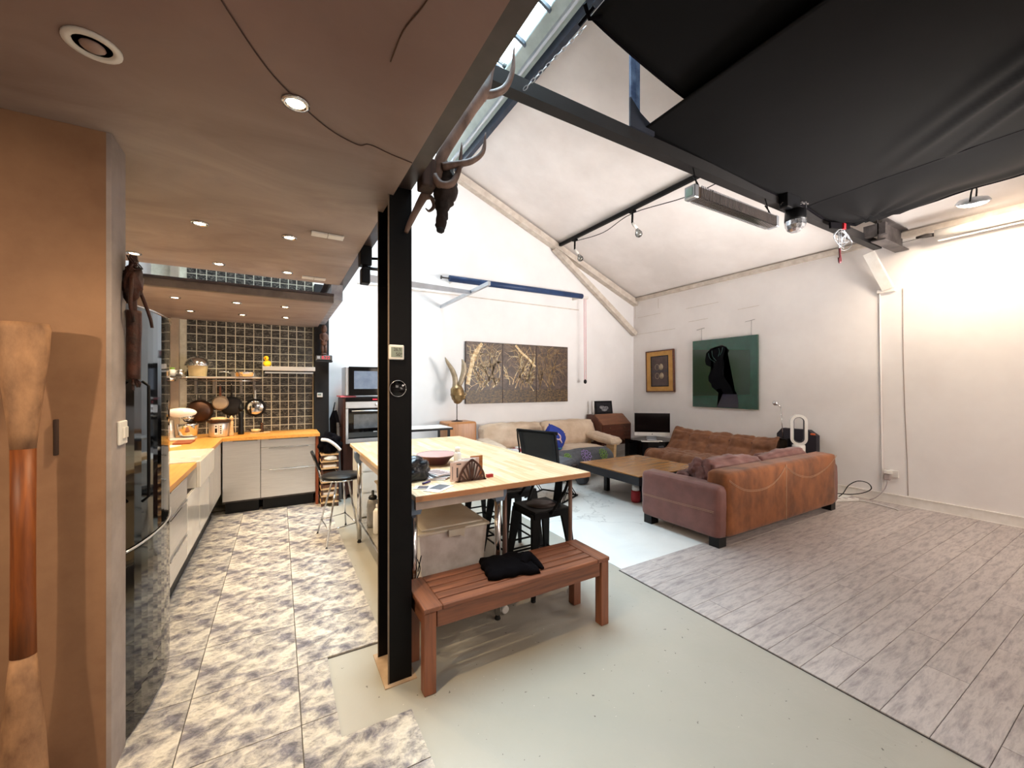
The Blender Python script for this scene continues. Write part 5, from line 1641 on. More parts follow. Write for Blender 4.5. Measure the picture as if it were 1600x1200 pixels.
soft(-.22, .22, -.24, .24, -.04, .04, .035, .02, .01, 71, 14, mat=m).build('seat_pad', 'grey_cloth', ch)

# slant-front desk in the far corner
dk = thing('writing_desk', 'dark wooden slant-front writing desk in the far corner', 'desk', (5.78, 6.0, 0))
X0, X1, Yf, Yb = 5.38, 6.17, 5.80, 6.235
MB().prism([(Yf, .36), (Yb, .36), (Yb, .925), (Yf + .22, .925), (Yf, .745)], X0, X1, 'yz').build('body', 'walnut', dk)
MB().prism([(Yf - .012, .745), (Yf + .225, .935), (Yf + .235, .925), (Yf + .0, .735)], X0 + .02, X1 - .02, 'yz').build('slant_lid', 'walnut_lid', dk)
for k, (z0, z1) in enumerate(((.62, .73), (.49, .61), (.37, .48))):
    f_ = MB().box(X0 + .03, X1 - .03, Yf - .012, Yf, z0, z1, bev=.003, seg=1).build('drawer', 'walnut', dk)
    for x in (X0 + .2, X1 - .2):
        MB().blob((x, Yf - .02, (z0 + z1) / 2), (.012, .012, .012), 2, 0).build('knob', 'gold', f_)
MB().box(X0 - .01, X1 + .01, Yf - .01, Yb, .345, .362).build('skirt', 'walnut', dk)
for x in (X0 + .01, X1 - .05):
    for y_ in (Yf, Yb - .05):
        MB().bar((x + .02, y_ + .02, .35), (x + .02, y_ + .02, .122 if y_ > 6.1 else .002), .05, .05, w2=.03, h2=.03).build('leg', 'walnut', dk)
q = thing('framed_photo', 'black framed photograph of pale rocks on top of the desk', 'picture', (5.72, 6.15, .925))
m = Matrix.Translation((5.77, 6.15, .927)) @ Matrix.Rotation(R(-8), 4, 'X')
MB().box(-.235, .235, -.012, .012, 0, .265, mat=m).build('frame', 'black_plastic', q)
MB().box(-.19, .19, -.016, -.012, .035, .23, mat=m).build('photo', M('photo_dark', hexc('2a2830'), .3, col2=hexc('121116'), scale=16), q)
for (a, c, w_, h_) in ((-.05, .13, .07, .035), (.06, .12, .06, .03), (.0, .085, .08, .03)):
    MB().blob((0, 0, 0), (w_, .003, h_), 3, .3, 3, mat=m @ Matrix.Translation((a, -.017, c))).build('pale_print', M('rockprint', hexc('a8a6a8'), .5, col2=hexc('4a4850'), scale=22), q)
tag(MB().tube([(5.45, 6.12, .926), (5.45, 6.12, 1.20)], .022, 12).build('white_candle', 'white_plastic'), 'tall white candle at the left end of the desk top', 'candle')

# low black cabinet with computer
bc = thing('media_cabinet', 'low black cabinet with angled front carrying the computer', 'cabinet', (6.3, 5.2, 0))
ptsc = [(5.90, 5.70), (5.93, 5.15), (6.18, 4.97), (6.72, 4.97), (6.72, 5.70)]
MB().prism(ptsc, .05, .445, 'xy').build('body', 'black_plastic', bc)
MB().prism([(a - .012 if a < 6.5 else a, c) for a, c in ptsc], .446, .462, 'xy').build('top', 'black_gloss', bc)
MB().prism([(5.93, 5.68), (5.96, 5.18), (6.2, 5.0), (6.70, 5.0), (6.70, 5.68)], .004, .05, 'xy').build('plinth', 'black_matt', bc)
MB().box(5.905, 5.915, 5.28, 5.62, .08, .42).build('door', 'black_gloss', bc)
q = thing('loudspeaker', 'small grey box speaker between cabinet and quilted sofa', 'speaker', (6.05, 4.945, 0))
MB().box(5.98, 6.10, 4.93, 4.965, .16, .40, bev=.01).build('case', 'grey_cloth', q)
MB().box(5.99, 6.09, 4.935, 4.96, .004, .16).build('stand', 'black_plastic', q)
q = thing('desktop_computer', 'white and black all-in-one desktop computer on the black cabinet', 'computer', (6.15, 5.25, .463), rz=-R(40))
MB().box(-.325, .325, -.012, .012, .085, .52, bev=.006).build('housing', 'alu', q, local=True)
MB().box(-.322, .322, -.0145, -.0121, .155, .517).build('screen', 'screen', q, local=True)
MB().box(-.324, .324, -.0142, -.0121, .086, .153).build('chin', 'white_gloss', q, local=True)
b = MB().lathe([(.009, 0), (.009, .001), (0, .001)], 14, (0, 0, 0), Matrix.Translation((0, -.0143, .118)) @ Matrix.Rotation(R(90), 4, 'X'))
b.bar((.003, -.015, .127), (.006, -.015, .133), .003, .001, up=(0, 1, 0))
b.build('emblem', 'black_plastic', q, local=True)
MB().prism([(.02, .09), (.03, .30), (.045, .30), (.11, .004), (-.07, .004), (-.07, .0), (.12, .0), (.12, .004), (.035, .30)][:0] or [(-.08, 0), (.10, 0), (.10, .006), (.03, .25), (.014, .25), (.06, .008), (-.08, .006)], -.09, .09, 'yz').build('stand', 'alu', q, local=True)
q = thing('keyboard', 'white keyboard lying in front of the computer screen', 'keyboard', (6.0, 5.1, .463), rz=-R(40))
MB().box(-.21, .10, -.06, .055, .0, .016, bev=.003, seg=1, mat=Matrix.Translation((0, .0, 0))).build('case', 'white_plastic', q, local=True)
b = MB()
for i in range(14):
    for j in range(4):
        b.box(-.203 + i * .0212, -.185 + i * .0212, -.052 + j * .025, -.031 + j * .025, .016, .019)
b.build('key', 'white_gloss', q, local=True)['kind'] = 'stuff'
tag(MB().blob((0, 0, .012), (.035, .055, .014), 3, 0, mat=Matrix.Translation((6.10, 4.995 + .03, .476))).build('computer_mouse', 'white_gloss'), 'white mouse at the right of the keyboard', 'mouse')

# fan heater, lamp, dark case behind the sofa end
q = thing('bladeless_fan', 'white bladeless fan heater with oval loop behind the sofa', 'fan', (6.20, 2.78, .5), rz=-R(62))
fh = .50
MB().lathe([(.075, 0), (.077, .01), (.077, .17), (.072, .19), (.03, .20)], 28, (0, 0, 0)).build('base', 'white_gloss', q, local=True)


def loop(rx, hz, n=40):
    out = []
    for i in range(n + 1):
        a = 2 * PI * i / n
        cz = hz if math.sin(a) > 0 else -hz
        out.append((rx * math.cos(a), cz + rx * math.sin(a)))
    return out


oo, ii = loop(.098, .115), loop(.062, .115)
b = MB(); vs = []
n_ = len(oo)
zc = .395
for (ring, y_) in ((oo, -.06), (ii, -.06), (ii, .06), (oo, .06)):
    vs += [(a, y_ * (1 if True else 1), zc + c) for a, c in ring]
fs = []
for r_ in range(4):
    for i in range(n_ - 1):
        a = r_ * n_ + i; c = ((r_ + 1) % 4) * n_ + i
        fs.append((a, a + 1, c + 1, c))
b.add(vs, fs, False)
b.build('loop', 'white_gloss', q, local=True)
b = MB(); i2 = loop(.052, .115); vs = []
for (ring, y_) in ((ii, -.02), (i2, -.02), (i2, .03), (ii, .03)):
    vs += [(a, y_, zc + c) for a, c in ring]
b.add(vs, fs, False)
b.build('inner_lip', 'grey_cloth', q, local=True)
q = thing('side_stand', 'small dark stand under the white fan, hidden by the sofa', 'stand', (6.20, 2.78, 0))
MB().lathe([(.14, 0), (.15, .01), (.15, .02), (.03, .03), (.03, .475), (.14, .48), (.14, .498), (0, .498)], 24, (6.20, 2.78, .001)).build('body', 'black_plastic', q)
q = thing('dark_case', 'tall dark case with cut corners leaning behind the fan', 'case', (6.55, 2.9, 0))
MB().prism([(2.72, .002), (3.24, .002), (3.24, .78), (3.17, .865), (2.82, .865), (2.72, .79)], 6.56, 6.66, 'yz').build('shell', MT.setdefault('case_dark', M('case_dark', hexc('26232e'), .6)), q)
MB().box(6.545, 6.562, 2.73, 2.79, .80, .825, bev=.006).build('tag', 'orange', q)
q = thing('floor_lamp', 'slim chrome reading lamp with ball head on black block', 'lamp', (6.38, 3.08, 0))
MB().box(6.33, 6.43, 2.985, 3.09, .001, .735, bev=.004, seg=1).build('base', 'black_gloss', q)
MB().tube([(6.39, 3.07, .735), (6.39, 3.10, 1.19)], .007, 8).build('pole', 'chrome', q)
MB().tube([(6.39, 3.10, 1.19), (6.37, 3.14, 1.23)], .011, 8).build('joint', 'chrome', q)
MB().blob((6.36, 3.16, 1.245), (.038, .038, .038), 3, 0).build('ball_head', 'chrome', q)

# wall socket, plug adaptor and cables
q = thing('wall_socket', 'white wall socket with plugged adaptor above the baseboard', 'socket', (6.74, 1.97, .38))
MB().box(6.728, 6.749, 1.90, 1.99, .34, .43, bev=.004, seg=1).build('plate', 'white_plastic', q)
MB().box(6.68, 6.73, 1.95, 2.03, .38, .425, bev=.004, seg=1).build('adaptor', 'white_gloss', q)
MB().box(6.69, 6.73, 1.97, 2.03, .30, .38, bev=.006, seg=1).build('plug', MT.setdefault('greyplug', M('greyplug', hexc('b7aaa8'), .5)), q)
tag(MB().tube(crom([(6.70, 2.0, .31), (6.69, 2.0, .25), (6.685, 2.03, .16), (6.66, 2.10, .06), (6.66, 2.16, .016)], 6), .006, 8).build('power_cable', 'greyplug'), 'grey cable dropping from the wall adaptor to the floor', 'cable')
q = thing('power_strip', 'white power strip on the floor at the sofa end', 'power_strip', (6.1, 2.33, .01))
m = Matrix.Translation((6.28, 2.32, .03)) @ Matrix.Rotation(R(-24), 4, 'Z')
MB().box(-.22, .22, -.028, .028, -.018, .018, bev=.005, seg=1, mat=m).build('body', 'white_plastic', q)
for k in range(4):
    MB().box(-.17 + k * .10, -.13 + k * .10, -.02, .02, .018, .021, mat=m).build('outlet', 'greyplug', q)
tag(MB().tube(crom([(6.48, 2.26, .02), (6.50, 2.1, .018), (6.46, 1.95, .018), (6.42, 1.84, .018), (6.38, 1.80, .018)], 6), .007, 8).build('power_cable', 'white_plastic'), 'white cable curving over the planks from the power strip', 'cable')
tag(MB().tube(crom([(5.95, 2.42, .08), (6.2, 2.36, .11), (6.42, 2.28, .09), (6.52, 2.18, .12), (6.52, 2.10, .19), (6.50, 2.13, .26), (6.46, 2.22, .27), (6.42, 2.30, .20), (6.38, 2.34, .10), (6.3, 2.36, .058)], 6), .006, 8).build('power_cable', 'rubber'), 'looped black cable standing up at the sofa end', 'cable')
tag(MB().box(-.05, .05, -.03, .03, -.02, .02, bev=.008, mat=Matrix.Translation((6.36, 2.44, .035)) @ Matrix.Rotation(R(20), 4, 'Z')).build('black_plug', 'rubber'), 'black plug lying behind the power strip', 'plug')

# ================================================================== WALL ART
MT['forest_dark'] = M('forest_dark', hexc('3c2c24'), .45, col2=hexc('6b5648'), scale=9, detail=8, dist=1.5, lo=.40, hi=.68)
MT['forest_floor'] = M('forest_floor', hexc('2e211b'), .45, col2=hexc('7d6138'), scale=26, detail=8, dist=1.0, lo=.42, hi=.64, stretch=(1, 1, 1.6))
MT['gold_branch'] = M('gold_branch', hexc('efdcb0'), .45, col2=hexc('b98d50'), scale=20, lo=.4, hi=.62)
MT['gold_branch2'] = M('gold_branch2', hexc('a8895c'), .45, col2=hexc('6f5233'), scale=20, lo=.4, hi=.62)
fy = GY - .045
xs = [2.722, 3.432, 4.152, 4.895]
zb, zt = 1.195, 2.255
r2 = random.Random(11)
for k in range(3):
    a, c = xs[k] + .006, xs[k + 1] - .006
    lab = ['left panel of the golden forest triptych, with the thick pale trunk', 'middle panel of the golden forest triptych', 'right and darkest panel of the golden forest triptych'][k]
    t = thing('canvas_print', lab, 'picture', ((a + c) / 2, fy, zb), 'forest triptych on the gable wall')
    MB().box(a, c, fy, GY - .002, zb, zt).build('canvas', 'forest_dark', t)
    MB().box(a - .004, a, fy + .002, GY - .002, zb, zt).box(a, c, fy + .002, GY - .002, zt, zt + .003).build('canvas_edge', 'darkwood', t)
    fl_ = MB()
    vs = [(a + (c - a) * i / 14, fy - .0012, zb + .24 + .05 * noise.noise(Vector((i * .7 + 9 * k, 0, 0)))) for i in range(15)]
    fl_.add([(a, fy - .0012, zb), (c, fy - .0012, zb)] + vs, [tuple([0, 1] + list(range(16, 1, -1)))]).build('ground_print', 'forest_floor', t, normals=False)
    br1, br2 = MB(), MB()

    def branch(x, z, ang, L, w, depth, tgt):
        pts = [(x, z)]
        n_ = 7
        for i in range(n_):
            ang += r2.uniform(-.45, .45)
            x += math.cos(ang) * L / n_; z += math.sin(ang) * L / n_
            if not (a + .012 < x < c - .012 and zb + .05 < z < zt - .012):
                break
            pts.append((x, z))
            if depth and r2.random() < .45:
                branch(x, z, ang + r2.choice((-1, 1)) * r2.uniform(.4, 1.1), L * .6, w * .65, depth - 1, tgt)
        if len(pts) < 2:
            return
        for i in range(len(pts) - 1):
            (ax, az), (bx, bz) = pts[i], pts[i + 1]
            w0 = w * (1 - i / n_ * .7) * .65; w1_ = w * (1 - (i + 1) / n_ * .7) * .65
            dx, dz = bx - ax, bz - az; l_ = math.hypot(dx, dz) or 1
            nx, nz_ = -dz / l_, dx / l_
            yq = fy - .002
            tgt.add([(ax + nx * w0, yq, az + nz_ * w0), (bx + nx * w1_, yq, bz + nz_ * w1_), (bx - nx * w1_, yq, bz - nz_ * w1_), (ax - nx * w0, yq, az - nz_ * w0)], [(0, 3, 2, 1)])
    for i in range(15 if k < 2 else 11):
        xx = r2.uniform(a + .05, c - .05) if k else r2.uniform(a + .22, c - .03)
        if k == 2:
            xx = r2.uniform(a + .02, a + .45)
        branch(xx, zb + r2.uniform(.2, .38), PI / 2 + r2.uniform(-.5, .5), r2.uniform(.45, .95), r2.uniform(.010, .02), 2, br1 if i % 2 == 0 and k < 2 else br2)
    if k == 0:
        for (p0, p1, w0, w1_) in (((a + .03, zb + .33), (a + .09, zb + .62), .07, .07), ((a + .09, zb + .62), (a + .17, zb + .86), .07, .085), ((a + .17, zb + .86), (a + .30, zb + 1.04), .085, .05)):
            dx, dz = p1[0] - p0[0], p1[1] - p0[1]; l_ = math.hypot(dx, dz); nx, nz_ = -dz / l_, dx / l_
            br1.add([(p0[0] + nx * w0 / 2, fy - .0025, p0[1] + nz_ * w0 / 2), (p1[0] + nx * w1_ / 2, fy - .0025, p1[1] + nz_ * w1_ / 2), (p1[0] - nx * w1_ / 2, fy - .0025, p1[1] - nz_ * w1_ / 2), (p0[0] - nx * w0 / 2, fy - .0025, p0[1] - nz_ * w0 / 2)], [(0, 3, 2, 1)])
    if k == 1:
        pr = [(a + .26, zt - .02), (a + .40, zt - .16), (a + .55, zt - .26), (a + .69, zt - .40)]
        for p0, p1 in zip(pr[:-1], pr[1:]):
            dx, dz = p1[0] - p0[0], p1[1] - p0[1]; l_ = math.hypot(dx, dz); nx, nz_ = -dz / l_, dx / l_
            br1.add([(p0[0] + nx * .02, fy - .0025, p0[1] + nz_ * .02), (p1[0] + nx * .02, fy - .0025, p1[1] + nz_ * .02), (p1[0] - nx * .02, fy - .0025, p1[1] - nz_ * .02), (p0[0] - nx * .02, fy - .0025, p0[1] - nz_ * .02)], [(0, 3, 2, 1)])
    if br1.v:
        br1.build('branch_print', 'gold_branch', t, normals=False)['kind'] = 'stuff'
    br2.build('branch_print', 'gold_branch2', t, normals=False)['kind'] = 'stuff'

# green silhouette picture on the right wall (u along -Y, v up)
gp_ = thing('green_picture', 'large green picture with dark woman silhouette in headwrap', 'picture', (6.70, 4.2, 1.12))
gx = 6.70
gY0, gY1, gz0, gz1 = 4.775, 3.60, 1.115, 2.335
MB().box(gx, RX - .012, gY1, gY0, gz0, gz1).build('panel', M('green_back', hexc('0f4a38'), .25, col2=hexc('0c4232'), coat=.4), gp_)


def G(u, v):
    return (gY0 + (gY1 - gY0) * u, gz0 + (gz1 - gz0) * v)


def flat(pts, off, mat, nm):
    pz = [G(u, v) for u, v in pts]
    n_ = len(pz)
    b = MB().add([(gx - off, y_, z) for y_, z in pz], [tuple(range(n_))])
    return b.build(nm, mat, gp_)


flat([(.005, .16), (.90, .20), (.90, .80), (.005, .87)], .0012, M('green_inner', hexc('043318'), .25, col2=hexc('042c16'), coat=.4), 'inner_field')
MT['silh'] = M('silh', hexc('020308'), .7, spec=.1)
hw = [(.23, .63), (.215, .70), (.235, .80), (.31, .865), (.38, .855), (.43, .885), (.49, .90), (.56, .87), (.60, .81), (.57, .765), (.50, .715), (.525, .66), (.535, .56), (.515, .46), (.55, .40), (.62, .32), (.71, .22), (.735, .12), (.735, .01), (.41, .01), (.44, .07), (.50, .18), (.49, .265), (.44, .285), (.39, .25), (.33, .295), (.315, .35), (.275, .385), (.27, .455), (.31, .545), (.365, .585), (.30, .595)]
# triangulated safely as two convexish fans via bmesh
def polyflat(pts, off, mat, nm):
    bm = bmesh.new()
    vs = [bm.verts.new((gx - off, *G(u, v))) for u, v in pts]
    f_ = bm.faces.new(vs)
    bmesh.ops.triangulate(bm, faces=[f_])
    bm.verts.index_update()
    b = MB(); b.v = [tuple(v.co) for v in bm.verts]; b.f = [tuple(v.index for v in f.verts) for f in bm.faces]; b.sm = [False] * len(b.f)
    bm.free()
    return b.build(nm, mat, gp_)


polyflat(hw, .0024, 'silh', 'silhouette')
polyflat([(.50, .20), (.715, .20), (.735, .12), (.735, .012), (.41, .012), (.44, .07), (.475, .14)], .0034, M('silh_body', hexc('16162e'), .3, coat=.3), 'silhouette_body')
b = MB()
for (u0, v0, u1, v1, u2, v2) in ((.27, .80, .30, .72, .38, .66), (.33, .83, .34, .75, .40, .68), (.44, .86, .45, .80, .43, .74), (.50, .87, .49, .81, .46, .76)):
    b.tube(crom([(gx - .004, *G(u0, v0)), (gx - .004, *G(u1, v1)), (gx - .004, *G(u2, v2))], 5), .0035, 5)
b.build('headwrap_fold', M('fold_green', hexc('1f4a44'), .4), gp_)
# hanging wires of the green picture
for (y_, zt_) in ((4.62, 2.55), (3.72, 2.58)):
    tag(MB().tube([(RX - .008, y_, 2.33), (RX - .006, y_, zt_)], .0018, 5).tube([(RX - .012, y_ + .10, zt_ - .01), (RX - .012, y_ - .06, zt_ + .012)], .0025, 5).build('picture_wire', 'grey_steel'),
        'thin hanging wire and nail above the %s corner of the green picture' % ('left' if y_ > 4 else 'right'), 'wire')
# ochre framed picture
q = thing('framed_picture', 'small ochre-framed dark print left of the green picture', 'picture', (6.70, 5.5, 1.37))
m = Matrix.Translation((6.715, 5.535, 1.80)) @ Matrix.Rotation(R(-1.2), 4, 'X')
w_, h_ = .345, .425
def fr4(x0, x1, wo, ho, wi, hi):
    b = MB()
    b.box(x0, x1, -wo, wo, hi, ho, mat=m).box(x0, x1, -wo, wo, -ho, -hi, mat=m).box(x0, x1, -wo, -wi, -hi, hi, mat=m).box(x0, x1, wi, wo, -hi, hi, mat=m)
    return b
fr4(-.022, .02, w_, h_, w_ - .022, h_ - .022).build('frame', 'walnut', q)
fr4(-.014, .01, w_ - .022, h_ - .022, .222, .315).build('mat_border', M('ochre', hexc('c6954f'), .6, col2=hexc('b5843f')), q)
fr4(-.010, .008, .222, .315, .20, .295).build('inner_border', 'black_plastic', q)
MB().box(-.006, .006, -.20, .20, -.295, .295, mat=m).build('print', M('print_brown', hexc('54403c'), .4, col2=hexc('423230')), q)
MB().box(-.008, -.005, -.20, .20, -.02, .02, mat=m).build('print_band', 'ink', q)
for (a, c) in ((-.04, .085), (-.05, -.095)):
    MB().lathe([(.05, 0), (.05, .001), (0, .001)], 20, (0, 0, 0), m @ Matrix.Translation((-.0095, a, c)) @ Matrix.Rotation(R(-90), 4, 'Y'), sx=1.3).build('print_figure', 'pale_gold', q)
    MB().tube([m @ Vector((-.010, .06 + .05 * math.cos(t_), c + .06 * math.sin(t_))) for t_ in [i * PI / 6 for i in range(13)]], .004, 5).build('print_ring', 'pale_gold', q)

# hare bust on its pedestal
q = thing('pedestal', 'square wooden pedestal box against the gable wall', 'pedestal', (2.48, 6.0, 0))
MB().box(2.24, 2.72, 5.78, 6.20, .002, .935, bev=.03, seg=4).build('box', 'pedestal', q)
q = thing('hare_sculpture', 'gilded hare head with tall ears on a thin stand', 'sculpture', (2.49, 5.95, .935))
HX, HY = 2.45, 5.95
MB().lathe([(.09, 0), (.09, .006), (.02, .02), (.007, .035), (.007, .28), (.012, .30)], 18, (HX, HY, .935)).build('stand', 'dark_bark', q)
b = MB().tube(crom([(HX - .02, HY, 1.22), (HX, HY, 1.27), (HX + .01, HY, 1.36), (HX - .01, HY, 1.47), (HX - .03, HY, 1.53)], 6), lerps([.03, .085, .115, .095, .03], 25), 18)
b.build('head', 'gold', q)
MB().blob((HX + .085, HY - .03, 1.31), (.045, .05, .035), 3, .2, 3).build('muzzle', 'gold', q)
MB().tube(crom([(HX + .11, HY - .03, 1.33), (HX + .14, HY - .03, 1.36), (HX + .13, HY - .03, 1.40)], 4), .008, 6).build('whisker', 'gold', q)
for pts, rs in (([(HX - .04, HY, 1.46), (HX - .03, HY, 1.60), (HX - .07, HY + .01, 1.74), (HX - .15, HY + .02, 1.87), (HX - .19, HY + .02, 1.95)], [.04, .045, .04, .026, .006]),
                ([(HX + .02, HY, 1.46), (HX + .08, HY, 1.60), (HX + .12, HY, 1.72), (HX + .12, HY, 1.84), (HX + .085, HY, 1.93)], [.035, .045, .05, .042, .008])):
    b = MB().tube(crom(pts, 6), lerps(rs, 25), 12)
    b.build('ear', 'pale_gold', q)

# ================================================================== UNDER THE ROOF
# stag trophy on the mezzanine beam
q = thing('stag_trophy', 'stag skull trophy with long branching antlers on the steel beam', 'trophy', (.66, 1.92, 2.5))
b = MB().tube(crom([(.71, 1.90, 2.62), (.725, 1.90, 2.55), (.722, 1.895, 2.49), (.712, 1.89, 2.43), (.702, 1.885, 2.385), (.696, 1.882, 2.34), (.690, 1.88, 2.29), (.684, 1.878, 2.255)], 6), lerps([.022, .046, .056, .056, .040, .027, .027, .024, .012], 43), 18)
b.v = [tuple(Vector(v) + (Vector(v) - Vector((.705, 1.888, v[2]))).normalized() * .011 * noise.fractal(Vector(v) * 34, .8, 2, 3)) for v in b.v]
b.build('head', 'pelt', q)
MB().blob((.728, 1.845, 2.465), (.012, .010, .014), 2, .1).build('eye_socket', 'black_matt', q)
MB().blob((.682, 1.868, 2.262), (.020, .018, .014), 2, .15, 3).build('nose', 'black_matt', q)
MB().tube([(.70, 1.93, 2.53), (.72, 1.98, 2.50), (.71, 2.0, 2.45)], [.018, .022, .005], 8).build('ear', 'pelt', q)
MB().box(.589, .66, 1.86, 1.95, 2.46, 2.60, bev=.008).build('mount', 'dark_bark', q)
an = MB().tube(crom([(.665, 1.89, 2.50), (.69, 1.88, 2.62), (.77, 1.87, 2.77), (.85, 1.86, 2.91), (.915, 1.855, 3.02), (.95, 1.86, 3.13), (.975, 1.86, 3.23)], 6), lerps([.03, .028, .026, .027, .03, .018, .014], 37), 12).build('antler', 'antler', q)
MB().tube(crom([(.905, 1.855, 3.0), (.97, 1.85, 3.025), (1.035, 1.845, 3.08), (1.075, 1.84, 3.18), (1.085, 1.84, 3.32)], 6), lerps([.024, .02, .018, .013, .003], 25), 10).build('tine', 'antler', an)
MB().tube(crom([(.655, 1.88, 2.52), (.68, 1.85, 2.475), (.73, 1.83, 2.49), (.765, 1.83, 2.57), (.78, 1.83, 2.70)], 6), lerps([.024, .02, .017, .013, .003], 25), 10).build('tine', 'antler', an)
MB().tube(crom([(.69, 1.86, 2.57), (.75, 1.83, 2.585), (.82, 1.81, 2.61), (.88, 1.80, 2.67), (.895, 1.80, 2.77)], 6), lerps([.02, .016, .015, .012, .003], 25), 10).build('tine', 'antler', an)
an = MB().tube(crom([(.665, 1.95, 2.50), (.64, 1.97, 2.47), (.61, 1.99, 2.41), (.57, 2.0, 2.32), (.55, 2.0, 2.27)], 6), lerps([.02, .022, .018, .014, .01], 25), 12).build('antler', 'antler', q)
MB().tube(crom([(.63, 1.97, 2.45), (.67, 1.97, 2.46), (.685, 1.97, 2.42), (.66, 1.97, 2.39), (.64, 1.97, 2.40)], 5), lerps([.014, .012, .01, .007, .003], 21), 8).build('tine', 'antler', an)

# purlin lamps
for (y_, lb_) in ((4.33, 'clear bulb on black swan-neck holder under the purlin, nearer one'), (5.70, 'clear bulb on black swan-neck holder under the purlin, farther one')):
    z = ROOF(4.65) - .076
    q = thing('purlin_lamp', lb_, 'lamp', (4.64, y_, z))
    MB().box(4.605, 4.675, y_ - .05, y_ + .05, z - .035, z + .0, bev=.01).build('clamp', 'black_steel', q)
    MB().tube([(4.64, y_, z - .03), (4.635, y_, z - .19)], .016, 8).build('arm', 'black_steel', q)
    MB().tube([(4.635, y_, z - .19), (4.70, y_ - .03, z - .27)], .022, 10).build('socket', 'white_paint', q)
    MB().lathe([(.015, 0), (.03, .03), (.055, .075), (.05, .11), (.025, .135), (0, .14)], 18, (0, 0, 0), Matrix.Translation((4.70, y_ - .03, z - .27)) @ Matrix.Rotation(R(150), 4, 'Y')).build('bulb', 'jar_glass', q)
tag(MB().tube(crom([(4.66, 2.10, ROOF(4.65) - .10), (4.68, 3.2, ROOF(4.65) - .24), (4.655, 4.33, ROOF(4.65) - .11), (4.675, 5.0, ROOF(4.65) - .18), (4.655, 5.7, ROOF(4.65) - .11)], 6), .006, 6).build('purlin_cable', 'rubber'), 'thin black cable sagging along the purlin between two bulbs', 'cable')

# infrared heater
q = thing('infrared_heater', 'long grilled infrared heater hanging below the tie beam', 'heater', (3.3, 1.95, 3.0))
ax_, bx_ = Vector((2.745, 1.95, 2.975)), Vector((3.86, 1.95, 2.985))
MB().bar(ax_, bx_, .085, .075).build('body', MT.setdefault('heater_grey', M('heater_grey', hexc('857469'), .45, .2)), q)
MB().box(2.70, 2.75, 1.905, 1.998, 2.925, 3.025, bev=.005, seg=1).build('end_cap', 'alu', q)
MB().box(2.694, 2.701, 1.925, 1.98, 2.945, 3.005).build('label_plate', MT.setdefault('mint', M('mint', hexc('b9dcd6'), .5)), q)
MB().box(3.855, 3.90, 1.905, 1.998, 2.935, 3.035, bev=.005, seg=1).build('end_cap', 'alu', q)
b = MB()
for i in range(54):
    x = 2.77 + i * .02
    b.box(x, x + .007, 1.900, 1.998, 2.928, 2.936).box(x, x + .007, 1.896, 1.904, 2.928, 3.02)
b.build('grille_wire', 'chrome', q)['kind'] = 'stuff'
MB().tube([(2.76, 1.926, 2.95), (3.85, 1.926, 2.95)], .006, 6).tube([(2.76, 1.975, 2.95), (3.85, 1.975, 2.95)], .006, 6).build('heating_rod', 'copper', q)
b = MB()
for x in (2.80, 3.84):
    b.tube([(x, 1.95, 3.01), (x + .01, 2.0, 3.215)], .005, 6)
    b.tube([(x, 1.95, 3.03), (x + .02, 1.96, 3.06), (x, 1.97, 3.10), (x + .01, 2.0, 3.15)], .006, 6)
b.build('hook', 'rubber', q)

# mirrored party light
q = thing('disco_light', 'black dome party light with faceted glass on the tie beam', 'lamp', (4.2, 1.95, 3.05))
MB().box(4.06, 4.30, 1.91, 1.988, 3.16, 3.30, bev=.01).build('bracket', 'black_plastic', q)
MB().lathe([(.05, .22), (.085, .20), (.09, .12), (.088, .10)], 20, (4.24, 1.93, 2.96)).build('housing', 'black_plastic', q)
b = MB(); prof = [(.088, .10), (.084, .06), (.068, .025), (.04, .004), (0, 0)]
b.lathe(prof, 12, (4.24, 1.93, 2.96), smooth=False).build('faceted_dome', MT.setdefault('facet', M('facet', (.8, .8, .82), .12, .85, col2=(.35, .35, .37), scale=30, lo=.45, hi=.55)), q)
MB().tube(crom([(4.28, 1.93, 3.22), (4.36, 1.90, 3.26), (4.40, 1.92, 3.18), (4.34, 1.97, 3.16), (4.50, 1.97, 3.18)], 5), .006, 6).build('cable', 'rubber', q)

# flood lamp over the planks
q = thing('flood_lamp', 'lit round flood lamp hanging from the cloth edge', 'lamp', (5.90, 1.12, 3.30))
m = Matrix.Translation((5.90, 1.12, 3.30)) @ Euler((R(8), R(-18), 0)).to_matrix().to_4x4()
MB().lathe([(.05, .055), (.095, .045), (.12, .012), (.122, .0), (.11, .0)], 28, (0, 0, 0), m).build('housing', 'alu', q)
MB().lathe([(.11, .0), (.09, -.02), (.05, -.032), (0, -.036)], 28, (0, 0, 0), m).build('lens', 'flood_on', q)
MB().tube(crom([m @ Vector((-.11, 0, .02)), m @ Vector((-.09, 0, .12)), m @ Vector((0, 0, .15)), m @ Vector((.09, 0, .12)), m @ Vector((.11, 0, .02))], 5), .007, 6).build('yoke', 'black_steel', q)
MB().tube([m @ Vector((0, 0, .14)), (5.70, 1.16, 3.50)], .012, 8).build('clamp', 'black_plastic', q)
FL = spot('flood_glow', (0, 0, 0), (1, 0, 0), 66, (1.0, .82, .62), 150, .6, .07)
FL.parent = q
FL.location = (0.02, 0, -.07)
FL.rotation_euler = (Vector((.62, -.12, -.75))).to_track_quat('-Z', 'Y').to_euler()

